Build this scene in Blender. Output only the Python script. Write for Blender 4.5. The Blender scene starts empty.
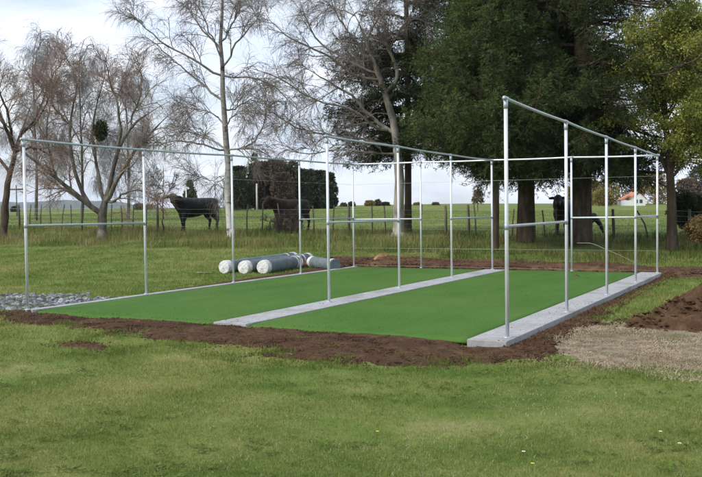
import bpy, math, random
import numpy as np
from mathutils import Matrix, Vector
rng = np.random.default_rng(7); random.seed(7)
SC = bpy.context.scene; COL = SC.collection
FPX = 872.5
CAM = np.array([12.0721, -10.7526, 1.6436])
_p, _r, _y = np.radians([-1.76928, -.72318, -27.87054])
F = np.array([np.sin(_y)*np.cos(_p), np.cos(_y)*np.cos(_p), np.sin(_p)])
R0 = np.array([np.cos(_y), -np.sin(_y), 0]); U0 = np.cross(R0, F)
RT = R0*np.cos(_r)+U0*np.sin(_r); UP = -R0*np.sin(_r)+U0*np.cos(_r)
FH = np.array([F[0], F[1], 0]); FH /= np.linalg.norm(FH)

def at(px, dep):                       # plan position at a bearing and distance from the viewpoint
    d = F+RT*(px-351)/FPX
    return CAM[0]+d[0]*dep, CAM[1]+d[1]*dep
def spot(px, py, dep):
    d = F+RT*(px-351)/FPX-UP*(py-238.5)/FPX
    return CAM+d*dep
def cdep(x, y):
    return (x-CAM[0])*F[0]+(y-CAM[1])*F[1]
# ------------------------------------------------------------------ noise / terrain
_perm = rng.random((256, 256))
def vnoise(x, y):
    x = np.asarray(x, float); y = np.asarray(y, float)
    xi = np.floor(x).astype(int); yi = np.floor(y).astype(int); fx = x-xi; fy = y-yi
    fx = fx*fx*(3-2*fx); fy = fy*fy*(3-2*fy)
    g = lambda a, b: _perm[a & 255, b & 255]
    return (g(xi, yi)*(1-fx)+g(xi+1, yi)*fx)*(1-fy)+(g(xi, yi+1)*(1-fx)+g(xi+1, yi+1)*fx)*fy
def fbm(x, y, o=4):
    s = 0; a = .5
    for i in range(o):
        s = s+a*(vnoise(x*2**i+17*i, y*2**i+31*i)-.5)*2; a *= .5
    return s
def sstep(a, b, v):
    t = np.clip((v-a)/(b-a), 0, 1); return t*t*(3-2*t)
FA = np.array([-25.78, 21.25]); FU = np.array([.99018, .13974]); FN = np.array([-.13974, .99018])
def fsd(x, y): return (x-FA[0])*FN[0]+(y-FA[1])*FN[1]
def ft(x, y): return np.clip(((x-FA[0])*FU[0]+(y-FA[1])*FU[1])/32.4, -.3, 1.25)
def H(x, y, rough=True):
    x = np.asarray(x, float); y = np.asarray(y, float)
    sd = fsd(x, y); t = ft(x, y); zf = 1.0-.5*t; L = 24-14*t
    g = np.clip((sd+L)/L, 0, 1)**1.5
    z = -.06-.05*sstep(7, 8.5, x)+zf*g
    far = np.clip(sd, 0, 150)*.0135
    z = z+far-sstep(155, 420, sd)*(far+zf)*1.0
    if rough:
        z = z+sstep(9, 14, np.hypot(x-4, y-5))*.05*fbm(x*.3, y*.3, 3)*(sd < 60)
    return z
# ------------------------------------------------------------------ mesh helpers
def link(name, me, mat=None, parent=None):
    o = bpy.data.objects.new(name, me); COL.objects.link(o)
    if mat: me.materials.append(mat)
    if parent: o.parent = parent
    return o
def mesh(name, V, faces, mat=None, parent=None, smooth=True):
    """faces: list of int arrays (M,3) or (M,4)"""
    V = np.asarray(V, np.float32).reshape(-1, 3)
    if not isinstance(faces, (list, tuple)): faces = [faces]
    me = bpy.data.meshes.new(name)
    idx = np.concatenate([f.ravel() for f in faces]).astype(np.int32)
    tot = np.concatenate([np.full(len(f), f.shape[1], np.int32) for f in faces])
    st = np.concatenate([[0], np.cumsum(tot)[:-1]]).astype(np.int32)
    me.vertices.add(len(V)); me.vertices.foreach_set('co', V.ravel())
    me.loops.add(len(idx)); me.loops.foreach_set('vertex_index', idx)
    me.polygons.add(len(tot)); me.polygons.foreach_set('loop_start', st)
    me.polygons.foreach_set('loop_total', tot)
    me.polygons.foreach_set('use_smooth', np.full(len(tot), smooth, bool))
    me.update(calc_edges=True); me.validate()
    return link(name, me, mat, parent)
class MB:
    def __init__(s): s.v = []; s.f = []; s.n = 0
    def add(s, V, fs):
        V = np.asarray(V, float).reshape(-1, 3)
        for f in fs: s.f.append(np.asarray(f, int)+s.n)
        s.v.append(V); s.n += len(V); return s
    def tubes(s, P, R, k=6, cap=True):
        P = np.asarray(P, float); R = np.asarray(R, float)
        if P.ndim == 2: P = P[None]; R = np.broadcast_to(R, (1, P.shape[1]))
        N, n, _ = P.shape
        T = np.gradient(P, axis=1); T /= np.linalg.norm(T, axis=2, keepdims=True)+1e-9
        m = np.abs(T.mean(1)); a = np.eye(3)[np.argmin(m, 1)][:, None, :]
        A = np.cross(T, a); A /= np.linalg.norm(A, axis=2, keepdims=True)+1e-9; B = np.cross(T, A)
        th = np.arange(k)*2*np.pi/k
        ring = P[:, :, None]+R[:, :, None, None]*(A[:, :, None]*np.cos(th)[None, None, :, None]+B[:, :, None]*np.sin(th)[None, None, :, None])
        V = ring.reshape(-1, 3)
        i = np.arange(N)[:, None, None]*n*k+np.arange(n-1)[None, :, None]*k
        j = np.arange(k)[None, None, :]; j2 = (j+1) % k
        q = np.stack([i+j, i+j2, i+k+j2, i+k+j], -1).reshape(-1, 4)
        s.add(V, [q])
        if cap:
            off = s.n-len(V)
            for e in (0, n-1):
                c = P[:, e]; ci = s.n+np.arange(N)
                b = off+np.arange(N)[:, None]*n*k+e*k
                jj = np.arange(k)[None]; f = np.stack([np.broadcast_to(ci[:, None], (N, k)), b+jj, b+(jj+1) % k], -1).reshape(-1, 3)
                if e == 0: f = f[:, ::-1]
                s.v.append(c); s.n += N; s.f.append(f)
        return s
    def box(s, c, d, rz=0, M=None):
        v = np.array([[x, y, z] for x in (-.5, .5) for y in (-.5, .5) for z in (-.5, .5)])*np.array(d)
        if rz: v = v@np.array([[math.cos(rz), math.sin(rz), 0], [-math.sin(rz), math.cos(rz), 0], [0, 0, 1]])
        if M is not None: v = v@M.T
        return s.add(v+np.array(c), [np.array([[0, 1, 3, 2], [4, 6, 7, 5], [0, 4, 5, 1], [2, 3, 7, 6], [0, 2, 6, 4], [1, 5, 7, 3]])])
    def build(s, name, mat=None, parent=None, smooth=True):
        V = np.concatenate(s.v); 
        q = [f for f in s.f if f.shape[1] == 4]; t = [f for f in s.f if f.shape[1] == 3]
        fs = ([np.concatenate(q)] if q else [])+([np.concatenate(t)] if t else [])
        return mesh(name, V, fs, mat, parent, smooth)
def tag(o, label=None, cat=None, group=None, kind=None):
    if label: o['label'] = label
    if cat: o['category'] = cat
    if group: o['group'] = group
    if kind: o['kind'] = kind
    return o
def empty(name, loc, rz=0):
    o = bpy.data.objects.new(name, None); COL.objects.link(o); o.location = loc; o.rotation_euler = (0, 0, rz)
    o.empty_display_size = .3
    return o
def copy_tree(o, parent=None):
    c = o.copy(); COL.objects.link(c); c.parent = parent
    for ch in [q for q in bpy.data.objects if q.parent == o]: copy_tree(ch, c)
    return c
def bevel(o, w, n=2):
    m = o.modifiers.new('b', 'BEVEL'); m.width = w; m.segments = n; m.limit_method = 'ANGLE'; return o
# ------------------------------------------------------------------ materials
def mat(name, cols, scale=4., rough=.85, detail=6., bump=0., bscale=None, island=0., metal=0., pos=None, stretch=(1, 1, 1), spec=.3, trans=0., big=None):
    """noise driven mix of several colours in object space, per-piece random tint, bump"""
    m = bpy.data.materials.new(name); m.use_nodes = True; nt = m.node_tree; N = nt.nodes; L = nt.links
    b = N['Principled BSDF']; b.inputs['Roughness'].default_value = rough; b.inputs['Metallic'].default_value = metal
    b.inputs['Specular IOR Level'].default_value = spec
    tc = N.new('ShaderNodeTexCoord'); mp = N.new('ShaderNodeMapping'); mp.inputs['Scale'].default_value = stretch
    L.new(tc.outputs['Object'], mp.inputs['Vector'])
    nz = N.new('ShaderNodeTexNoise'); nz.inputs['Scale'].default_value = scale; nz.inputs['Detail'].default_value = detail
    nz.inputs['Roughness'].default_value = .62
    L.new(mp.outputs[0], nz.inputs['Vector'])
    cr = N.new('ShaderNodeValToRGB'); e = cr.color_ramp.elements
    n = len(cols); ps = pos or [.3+.4*i/(max(n-1, 1)) for i in range(n)]
    while len(e) < n: e.new(.5)
    for i in range(n): e[i].position = ps[i]; e[i].color = (*cols[i], 1)
    L.new(nz.outputs['Fac'], cr.inputs[0]); out = cr.outputs[0]
    if big:                                  # (scale, colour, lo, hi): large patches of another colour
        n2 = N.new('ShaderNodeTexNoise'); n2.inputs['Scale'].default_value = big[0]; n2.inputs['Detail'].default_value = 5
        L.new(tc.outputs['Object'], n2.inputs['Vector'])
        mr = N.new('ShaderNodeMapRange'); mr.inputs[1].default_value = big[2]; mr.inputs[2].default_value = big[3]
        L.new(n2.outputs['Fac'], mr.inputs[0])
        mx = N.new('ShaderNodeMix'); mx.data_type = 'RGBA'; L.new(mr.outputs[0], mx.inputs[0]); L.new(out, mx.inputs[6])
        mx.inputs[7].default_value = (*big[1], 1); out = mx.outputs[2]
    if island:
        g = N.new('ShaderNodeNewGeometry'); mr = N.new('ShaderNodeMapRange'); mr.inputs[3].default_value = 1-island; mr.inputs[4].default_value = 1+island
        L.new(g.outputs['Random Per Island'], mr.inputs[0])
        hs = N.new('ShaderNodeHueSaturation'); L.new(mr.outputs[0], hs.inputs['Value']); L.new(out, hs.inputs['Color']); out = hs.outputs[0]
    L.new(out, b.inputs['Base Color'])
    if bump:
        nb = N.new('ShaderNodeTexNoise'); nb.inputs['Scale'].default_value = bscale or scale*4; nb.inputs['Detail'].default_value = 6
        L.new(mp.outputs[0], nb.inputs['Vector'])
        bm = N.new('ShaderNodeBump'); bm.inputs['Strength'].default_value = bump; bm.inputs['Distance'].default_value = .03
        L.new(nb.outputs['Fac'], bm.inputs['Height']); L.new(bm.outputs[0], b.inputs['Normal'])
    if trans:
        tr = N.new('ShaderNodeBsdfTranslucent'); L.new(out, tr.inputs['Color'])
        ms = N.new('ShaderNodeMixShader'); ms.inputs[0].default_value = trans
        L.new(b.outputs[0], ms.inputs[1]); L.new(tr.outputs[0], ms.inputs[2]); L.new(ms.outputs[0], N['Material Output'].inputs[0])
    return m
GR = [(.083, .13, .026), (.122, .172, .038), (.168, .205, .056), (.265, .26, .11)]
GP = [.32, .46, .58, .74]
M = dict(
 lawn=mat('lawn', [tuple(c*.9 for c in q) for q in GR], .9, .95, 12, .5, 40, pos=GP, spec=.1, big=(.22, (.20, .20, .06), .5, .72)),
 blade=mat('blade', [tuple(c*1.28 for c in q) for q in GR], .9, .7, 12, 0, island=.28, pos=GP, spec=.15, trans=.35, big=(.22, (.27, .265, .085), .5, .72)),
 lush=mat('lush', [(.085, .14, .022), (.125, .18, .034), (.16, .2, .05)], 2, .7, island=.3, trans=.35, spec=.15),
 tall=mat('tall', [(.095, .14, .03), (.15, .175, .05), (.23, .215, .085), (.34, .28, .15)], .45, .8, 5, island=.35, pos=[.3, .44, .55, .7], spec=.15, trans=.3),
 bankr=mat('bankgrass', [(.05, .075, .018), (.09, .11, .03), (.2, .13, .05)], .6, .8, 5, island=.35, spec=.15, trans=.3),
 pasture=mat('pasture', [(.09, .15, .025), (.13, .19, .035), (.15, .2, .045)], .5, .9, 6, island=.25, spec=.1, trans=.3),
 turf=mat('turf', [(.05, .124, .019), (.062, .144, .024), (.076, .16, .029)], 1.6, .85, 14, .4, 200, spec=.15, big=(.35, (.088, .165, .034), .42, .75), stretch=(1, .35, 1)),
 conc=mat('concrete', [(.27, .275, .28), (.36, .365, .37), (.43, .435, .435)], 9, .85, 12, .4, 60, big=(1.3, (.23, .215, .195), .5, .75)),
 soil=mat('soil', [(.05, .028, .015), (.082, .047, .026), (.125, .08, .045)], 7, .95, 10, .9, 30, spec=.1, big=(.9, (.06, .032, .022), .45, .7)),
 redsoil=mat('redsoil', [(.05, .028, .018), (.09, .05, .032), (.14, .085, .05)], 4, .95, 10, .9, 24, spec=.1, big=(.6, (.16, .1, .05), .5, .75)),
 straw_e=mat('dryearth', [(.11, .078, .052), (.21, .165, .115), (.34, .29, .215)], 6, .95, 10, .8, 30, spec=.1, big=(1., (.12, .12, .05), .5, .7)),
 straw=mat('straw', [(.22, .165, .1), (.35, .28, .185), (.5, .425, .31)], 1.6, .8, island=.3, spec=.2),
 steel=mat('galvanised', [(.6, .64, .68), (.7, .74, .78), (.78, .81, .84)], 9, .42, 5, metal=.35, spec=.5, stretch=(1, 1, .3)),
 rail=mat('galvrail', [(.36, .41, .44), (.46, .51, .54)], 9, .5, 5, metal=.5, spec=.5),
 clamp=mat('clampiron', [(.38, .43, .47), (.5, .55, .59)], 15, .5, 5, metal=.5, bump=.2),
 wire=mat('wire', [(.4, .42, .42), (.5, .52, .52)], 9, .5, metal=.5),
 fwood=mat('fencewood', [(.06, .055, .045), (.12, .11, .09), (.2, .18, .15)], 6, .9, 8, .5, 30, stretch=(1, 1, .2)),
 conifer=mat('conifer', [(.02, .034, .012), (.038, .056, .018), (.066, .088, .028)], .8, .7, 6, island=.3, spec=.08, trans=.1, big=(.5, (.05, .04, .018), .6, .8)),
 conifer2=mat('conifer_light', [(.042, .07, .022), (.068, .102, .03), (.11, .14, .045)], .8, .7, 6, island=.3, spec=.1, trans=.2),
 leafy=mat('leafy', [(.07, .09, .018), (.17, .2, .035), (.31, .32, .07), (.48, .45, .16)], 1.7, .6, 6, island=.4, spec=.3, trans=.35),
 shrub=mat('shrubleaf', [(.03, .042, .016), (.06, .075, .025)], 2, .7, island=.4, trans=.3),
 bark=mat('bark', [(.035, .026, .018), (.078, .058, .042), (.13, .104, .078)], 5, .95, 10, .9, 22, stretch=(1, 1, .25), spec=.1),
 greybark=mat('greybark', [(.05, .042, .034), (.13, .112, .093), (.27, .25, .21)], 3.6, .9, 10, .7, 18, stretch=(1, 1, .4), spec=.1),
 birch=mat('birchbark', [(.05, .045, .04), (.17, .16, .14), (.42, .4, .37)], 2.4, .85, 10, .5, 18, stretch=(1, 1, 1.8), pos=[.34, .46, .6]),
 twig=mat('twig', [(.16, .137, .123), (.27, .235, .21)], 2, .85, island=.3),
 redtwig=mat('redtwig', [(.2, .14, .115), (.31, .225, .185)], 2, .85, island=.3),
 greytwig=mat('greytwig', [(.24, .24, .25), (.34, .33, .34)], 2, .85, island=.3),
 fur=mat('fur', [(.006, .006, .007), (.014, .013, .013)], 14, .55, 8, .3, 60, spec=.35),
 horn=mat('hoof', [(.05, .045, .04), (.09, .08, .07)], 9, .6),
 wrap=mat('whitewrap', [(.38, .38, .37), (.66, .66, .65), (.78, .78, .77)], 9, .5, 6, 1., 22, spec=.4),  # darker greys in the colour stand in for shaded folds of the wrapping
 netroll=mat('netroll', [(.09, .12, .13), (.135, .17, .185), (.18, .22, .235)], 5, .7, 8, .8, 55, spec=.3, stretch=(1, 1, 1)),
 stone=mat('greystone', [(.09, .095, .1), (.18, .19, .2), (.36, .37, .38)], 1.8, .7, 8, .5, 20, island=.7, spec=.4),
 tan=mat('tanrock', [(.16, .075, .035), (.27, .14, .065), (.36, .22, .12)], 8, .9, 8, .8, 16),
 white=mat('whitepaint', [(.72, .72, .7), (.8, .8, .78)], 3, .6),
 pale=mat('paleconc', [(.4, .39, .36), (.5, .49, .46)], 3, .8),
 roof=mat('orangeroof', [(.42, .16, .09), (.5, .21, .12)], 6, .7),
 dark=mat('darkglass', [(.03, .035, .04), (.05, .055, .06)], 3, .2, spec=.6),
 hill=mat('hillbush', [(.035, .05, .03), (.06, .08, .045), (.1, .12, .06)], .012, .95, 8),
 hblue=mat('hose', [(.24, .22, .18), (.36, .34, .29)], 8, .5),
 petal=mat('petal', [(.8, .8, .78), (.82, .82, .8)], 8, .6),
 yolk=mat('yolk', [(.7, .5, .04), (.75, .55, .06)], 8, .6),
 dfar=mat('farconifer', [(.03, .045, .022), (.05, .065, .03), (.085, .075, .04)], .35, .8, island=.35),
 bfar=mat('farbrown', [(.07, .05, .034), (.12, .085, .055), (.1, .1, .05)], .35, .8, island=.35),
 yfar=mat('farautumn', [(.17, .17, .04), (.26, .21, .06), (.32, .17, .07)], .35, .8, island=.3, trans=.2),
)
def pale_foot(name, base, lo, hi, upper):
    m = M[base].copy(); m.name = name; nt = m.node_tree; b = nt.nodes['Principled BSDF']; src = b.inputs['Base Color'].links[0].from_socket
    tc = nt.nodes.new('ShaderNodeTexCoord'); sx = nt.nodes.new('ShaderNodeSeparateXYZ'); mr = nt.nodes.new('ShaderNodeMapRange'); mr.inputs[1].default_value = lo; mr.inputs[2].default_value = hi; mr.inputs[4].default_value = .8
    mx = nt.nodes.new('ShaderNodeMix'); mx.data_type = 'RGBA'; mx.blend_type = 'MULTIPLY'; nt.links.new(tc.outputs['Object'], sx.inputs[0]); nt.links.new(sx.outputs[2], mr.inputs[0]); nt.links.new(mr.outputs[0], mx.inputs[0])
    nt.links.new(src, mx.inputs[6]); mx.inputs[7].default_value = (*upper, 1); nt.links.new(mx.outputs[2], b.inputs['Base Color']); M[name] = m
M['birch_'] = mat('paperbark', [(.08, .075, .065), (.36, .34, .31), (.62, .6, .56)], 2.4, .85, 10, .5, 18, stretch=(1, 1, 1.8), pos=[.34, .42, .5])
pale_foot('birch', 'birch_', 1.6, 4.5, (.3, .27, .24))                # silver birch: papery white foot, grey brown bark higher up
M['pg_'] = mat('palebark', [(.12, .1, .085), (.36, .33, .285), (.6, .57, .52)], 3.2, .9, 10, .7, 18, stretch=(1, 1, .4))
pale_foot('palegrey', 'pg_', 2.5, 6.5, (.42, .38, .34))
# ------------------------------------------------------------------ world, sun, camera
W = bpy.data.worlds.new('World'); SC.world = W; W.use_nodes = True
nt = W.node_tree; N = nt.nodes; L = nt.links; bg = N['Background']
SUN_EL, SUN_AZ = 38, 215                     # sun behind the viewpoint's left shoulder (azimuth from +Y clockwise)
sky = N.new('ShaderNodeTexSky'); sky.sky_type = 'NISHITA'; sky.sun_disc = False
sky.sun_elevation = math.radians(SUN_EL); sky.sun_rotation = math.radians(SUN_AZ)
sky.air_density = 1.2; sky.dust_density = 2
tc = N.new('ShaderNodeTexCoord'); mp = N.new('ShaderNodeMapping'); mp.inputs['Scale'].default_value = (1, 1, 3.2); mp.inputs['Location'].default_value = (.3, .1, .4)
n1 = N.new('ShaderNodeTexNoise'); n1.inputs['Scale'].default_value = 2.6; n1.inputs['Detail'].default_value = 8; n1.inputs['Roughness'].default_value = .55; n1.inputs['Distortion'].default_value = .3
L.new(tc.outputs['Generated'], mp.inputs[0]); L.new(mp.outputs[0], n1.inputs['Vector'])
mr = N.new('ShaderNodeMapRange'); mr.inputs[1].default_value = .36; mr.inputs[2].default_value = .6; mr.inputs[3].default_value = .45; mr.inputs[4].default_value = 1; mr.interpolation_type = 'SMOOTHSTEP'
L.new(n1.outputs['Fac'], mr.inputs[0])
n2 = N.new('ShaderNodeTexNoise'); n2.inputs['Scale'].default_value = 6; n2.inputs['Detail'].default_value = 6; L.new(mp.outputs[0], n2.inputs['Vector'])
cc = N.new('ShaderNodeValToRGB'); cc.color_ramp.elements[0].position = .35; cc.color_ramp.elements[1].position = .68
cc.color_ramp.elements[0].color = (6.6, 7.5, 9.2, 1); cc.color_ramp.elements[1].color = (9.6, 10., 10.6, 1)
L.new(n2.outputs['Fac'], cc.inputs[0])
mx = N.new('ShaderNodeMix'); mx.data_type = 'RGBA'
L.new(mr.outputs[0], mx.inputs[0]); L.new(sky.outputs[0], mx.inputs[6]); L.new(cc.outputs[0], mx.inputs[7])
L.new(mx.outputs[2], bg.inputs[0]); bg.inputs[1].default_value = .1
sl = bpy.data.lights.new('sun', 'SUN'); sl.energy = 2.2; sl.angle = math.radians(12); sl.color = (1, .95, .87)
so = bpy.data.objects.new('sun', sl); COL.objects.link(so)
az = math.radians(SUN_AZ); el = math.radians(SUN_EL)
sd_ = Vector((math.sin(az)*math.cos(el), math.cos(az)*math.cos(el), math.sin(el)))
so.rotation_euler = sd_.to_track_quat('Z', 'Y').to_euler()
cd = bpy.data.cameras.new('camera'); co = bpy.data.objects.new('camera', cd); COL.objects.link(co); SC.camera = co
cd.sensor_fit = 'HORIZONTAL'; cd.sensor_width = 36; cd.lens = FPX/702*36; cd.clip_end = 12000; cd.clip_start = .1
mw = Matrix.Identity(4)
for i in range(3): mw[i][0] = RT[i]; mw[i][1] = UP[i]; mw[i][2] = -F[i]; mw[i][3] = CAM[i]
co.matrix_world = mw
vs = SC.view_settings; SC.display_settings.display_device = 'sRGB'; vs.view_transform = 'Standard'; vs.look = 'None'; vs.gamma = 1; vs.exposure = .45; vs.use_curve_mapping = False
SC.render.engine = 'CYCLES'
# ------------------------------------------------------------------ ground
def axis(a, b, step, lo, hi, gf=1.13):
    v = list(np.arange(a, b+1e-6, step)); s = step; x = v[-1]
    while x < hi: s *= gf; x += s; v.append(x)
    s = step; x = v[0]; pre = []
    while x > lo: s *= gf; x -= s; pre.append(x)
    return np.array(pre[::-1]+v)
xs = axis(-30, 18, .4, -3000, 2600); ys = axis(-12, 40, .4, -150, 3400)
X, Y = np.meshgrid(xs, ys); Z = H(X, Y)
def grid_faces(ny, nx, mask=None):
    i = np.arange(ny-1)[:, None]*nx+np.arange(nx-1)[None]
    q = np.stack([i, i+1, i+nx+1, i+nx], -1)
    if mask is not None: q = q[mask]
    return q.reshape(-1, 4)
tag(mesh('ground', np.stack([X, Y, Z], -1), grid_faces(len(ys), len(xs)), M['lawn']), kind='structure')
# distant hills on the left
hx = np.linspace(-1, 1, 160); hy = np.linspace(0, 1, 14)
HX, HY = np.meshgrid(hx, hy)
pk = 62*(1+.35*fbm(HX*3+5, HX*0+2, 4)+.12*fbm(HX*14, HX*0, 3))*np.clip((1.05-np.abs(HX))*3, 0, 1)
HZ = -6+pk*np.sin(np.clip(HY, 0, 1)*np.pi)**1.2+2*fbm(HX*30, HY*6, 3)*np.sin(HY*np.pi)
cx, cy = at(-60, 3300)
HXW = cx+HX*900*R0[0]+(HY-.5)*700*FH[0]; HYW = cy+HX*900*R0[1]+(HY-.5)*700*FH[1]
tag(mesh('hills', np.stack([HXW, HYW, HZ], -1), grid_faces(14, 160), M['hill']), kind='structure')
# ------------------------------------------------------------------ polygons, patches, blades
def inside(poly, x, y):
    """signed distance to a polygon, positive inside"""
    poly = np.asarray(poly, float); d = np.full(np.shape(x), 1e9); ins = np.zeros(np.shape(x), bool)
    for a, b in zip(poly, np.roll(poly, -1, 0)):
        e = b-a; wx = x-a[0]; wy = y-a[1]; t = np.clip((wx*e[0]+wy*e[1])/(e@e), 0, 1)
        d = np.minimum(d, np.hypot(wx-t*e[0], wy-t*e[1]))
        c = ((a[1] > y) != (b[1] > y)) & (x < (b[0]-a[0])*(y-a[1])/((b[1]-a[1]) if b[1] != a[1] else 1e-9)+a[0])
        ins ^= c
    return np.where(ins, d, -d)
COURT = [(-.12, -.02), (8.2, -.2), (8.2, -.34), (8.74, -.34), (8.74, 12.45), (-.12, 12.4)]
def patch(name, poly, m, res=.05, slope=.35, hmax=.07, lump=.035, edge=.35, base=-.035, lf=2.2):
    p = np.asarray(poly); x0, y0 = p.min(0)-.7; x1, y1 = p.max(0)+.7
    x = np.arange(x0, x1, res); y = np.arange(y0, y1, res); X, Y = np.meshgrid(x, y)
    s = inside(poly, X, Y)+edge*fbm(X*1.1, Y*1.1, 5)+edge*.5*fbm(X*5+9, Y*5, 3)
    h = np.minimum(s*slope, hmax)+base*(s < 0)*0
    h = h+lump*fbm(X*lf, Y*lf, 5)*np.clip(s*3+.5, .2, 1)+.5*lump*np.abs(fbm(X*lf*3, Y*lf*3, 3))*np.clip(s*3, 0, 1)
    Zg = H(X, Y); Z = Zg+h
    c = inside(COURT, X, Y); Z = np.where(c > -.03, np.minimum(Z, -.06), Z)     # never over the court
    Z = np.where((c <= -.03) & (c > -.14), np.minimum(Z, -.018), Z)
    keep = (s > -.25) & (c < .1)
    k = keep[:-1, :-1] & keep[1:, 1:] & keep[1:, :-1] & keep[:-1, 1:]
    tag(mesh(name, np.stack([X, Y, Z], -1), grid_faces(len(y), len(x), k), m), kind='structure')
    return lambda a, b: inside(poly, a, b)+edge*fbm(a*1.1, b*1.1, 5)+edge*.5*fbm(a*5+9, b*5, 3)
P_FRONT = [(-.45, .05), (.25, -.7), (1.9, -.95), (3.1, -1.3), (5.2, -1.75), (6.9, -1.9), (8.1, -1.7), (9.0, -1.1), (9.35, -.2), (9.0, .5), (8.6, .5), (8.6, 0), (4, .1), (0, .3)]
P_SIDE = [(-.05, 3.4), (-.3, 3.5), (-.75, 7.5), (-1.0, 12), (-.05, 12.6)]
P_BACK = [(-1.9, 12.0), (-.1, 12.2), (4, 12.3), (8.7, 12.2), (9.2, 12.1), (11.4, 12.6), (12.2, 14.0), (9.5, 14.8), (4, 15.4), (0, 15.4), (-2.4, 14.4)]
P_RIGHT = [(8.6, .3), (9.0, .4), (8.96, 3), (8.83, 6), (8.84, 12.6), (8.6, 12.6)]
P_MOUND = [(9.7, 2.3), (10.7, 2.2), (13.2, 1.7), (14.4, 7.6), (12.4, 8.2), (10.9, 6.2), (10.1, 4.2)]
P_STRAW = [(8.9, .5), (8.95, 2.5), (9.7, 2.6), (12.6, 2.5), (13, .2), (11.6, -1.0), (10.3, -.75), (9.3, -.25)]
in_soil = [
 patch('soil_strip', P_FRONT, M['soil'], .03, .2, .035, .026, .62, lf=4.),
 patch('soil_edging', P_SIDE, M['soil'], .05, .3, .045, .03, .2),
 patch('soil_bank', P_BACK, M['redsoil'], .05, .28, .12, .09, .5, lf=1.8),
 patch('soil_verge', P_RIGHT, M['soil'], .04, .3, .03, .03, .1),
 patch('soil_mound', P_MOUND, M['soil'], .045, .72, .95, .1, .25, lf=2.2)]
in_straw = patch('dry_earth', P_STRAW, M['straw_e'], .04, .12, .02, .02, .5)
for i, (pl) in enumerate([[(3.2, -2.5), (4.1, -2.55), (4.2, -2.3), (3.4, -2.2)], [(6.3, -2.2), (7.6, -2.15), (7.5, -1.9), (6.2, -1.95)], [(8.6, 2.6), (9.5, 3.0), (9.4, 2.5), (8.9, 2.4)]]):
    in_soil.append(patch('bare_patch', pl, M['soil'], .035, .25, .03, .025, .3))
def soilmask(x, y):
    s = np.full(np.shape(x), -9.)
    for f in in_soil: s = np.maximum(s, f(x, y))
    return s
def crumbs(n, bb, thr, smin, smax, m, name, label, hs):
    x = bb[0]+(bb[1]-bb[0])*rng.random(n); y = bb[2]+(bb[3]-bb[2])*rng.random(n); s = soilmask(x, y); c = inside(COURT, x, y)
    k = (c < -.03) & (s > -.3*rng.random(n)**2) & (s < thr); x = x[k]; y = y[k]; s = s[k]; n = len(x)
    r = smin+(smax-smin)*rng.random(n)**3
    ico = np.array([[0, 0, 1], [1, 0, .2], [.3, .95, .1], [-.8, .6, .15], [-.8, -.6, .1], [.3, -.95, .2], [0, 0, -.6]])
    fc = np.array([[0, 1, 2], [0, 2, 3], [0, 3, 4], [0, 4, 5], [0, 5, 1], [6, 2, 1], [6, 3, 2], [6, 4, 3], [6, 5, 4], [6, 1, 5]])
    V = ico[None]*(1+.35*rng.normal(size=(n, 7, 1)))*r[:, None, None]
    a = rng.random(n)*6.28; ca, sa = np.cos(a)[:, None], np.sin(a)[:, None]
    V = np.stack([V[..., 0]*ca-V[..., 1]*sa, V[..., 0]*sa+V[..., 1]*ca, V[..., 2]*.8], -1)
    V += np.stack([x, y, H(x, y)+np.clip(s*hs[0], 0, hs[1])+r*.3], -1)[:, None]
    return tag(mesh(name, V.reshape(-1, 3), (fc[None]+np.arange(n)[:, None, None]*7).reshape(-1, 3), m, smooth=False), label, 'soil', kind='stuff')
crumbs(42000, (-.8, 9.5, -2.9, .6), 9, .004, .02, M['soil'], 'soil_crumbs', 'loose brown crumbs of earth in front of the court', (.2, .03))
crumbs(16000, (8.7, 9.2, -.4, 12.6), 9, .006, .04, M['soil'], 'soil_crumbs', 'loose earth crumbs along the outer side of the right concrete strip', (.25, .03))
crumbs(26000, (-3, 12.5, 11.5, 16), 9, .01, .045, M['redsoil'], 'soil_crumbs', 'reddish crumbs of earth on the bank behind the court', (.3, .11))
crumbs(9000, (9.4, 13.5, 1.3, 9.6), .6, .01, .05, M['soil'], 'soil_crumbs', 'dark crumbs of earth round the foot of the soil mound', (.72, .6))
def blades(name, x, y, h, w, lean, m, z=None, segs=2):
    n = len(x); z = H(x, y)-.01 if z is None else z
    a = rng.random(n)*2*np.pi; bx = np.cos(a); by = np.sin(a)
    la = rng.random(n)*2*np.pi; l = lean*h*rng.random(n); lx = np.cos(la)*l; ly = np.sin(la)*l
    B = np.stack([x, y, z], -1); W_ = np.stack([bx, by, bx*0], -1)*(w/2)[:, None]
    m1 = B+np.stack([lx*.3, ly*.3, h*.55], -1); t = B+np.stack([lx, ly, h*(1-.3*l/np.maximum(h, 1e-6))], -1)
    V = np.stack([B-W_, B+W_, m1+W_*.75, m1-W_*.75, t], 1).reshape(-1, 3)
    i = np.arange(n)*5
    return mesh(name, V, [np.stack([i, i+1, i+2, i+3], -1), np.stack([i+3, i+2, i+4], -1)], m)
def scatter_view(n, d0, d1, pw=1., px0=-30, px1=735):
    u = rng.random(n); d = d0*(d1/d0)**(u**pw); px = px0+(px1-px0)*rng.random(n)
    D = F[None]+RT[None]*((px-351)/FPX)[:, None]; D = D[:, :2]/np.linalg.norm(F[:2])
    return CAM[0]+D[:, 0]*d, CAM[1]+D[:, 1]*d, d
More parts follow.
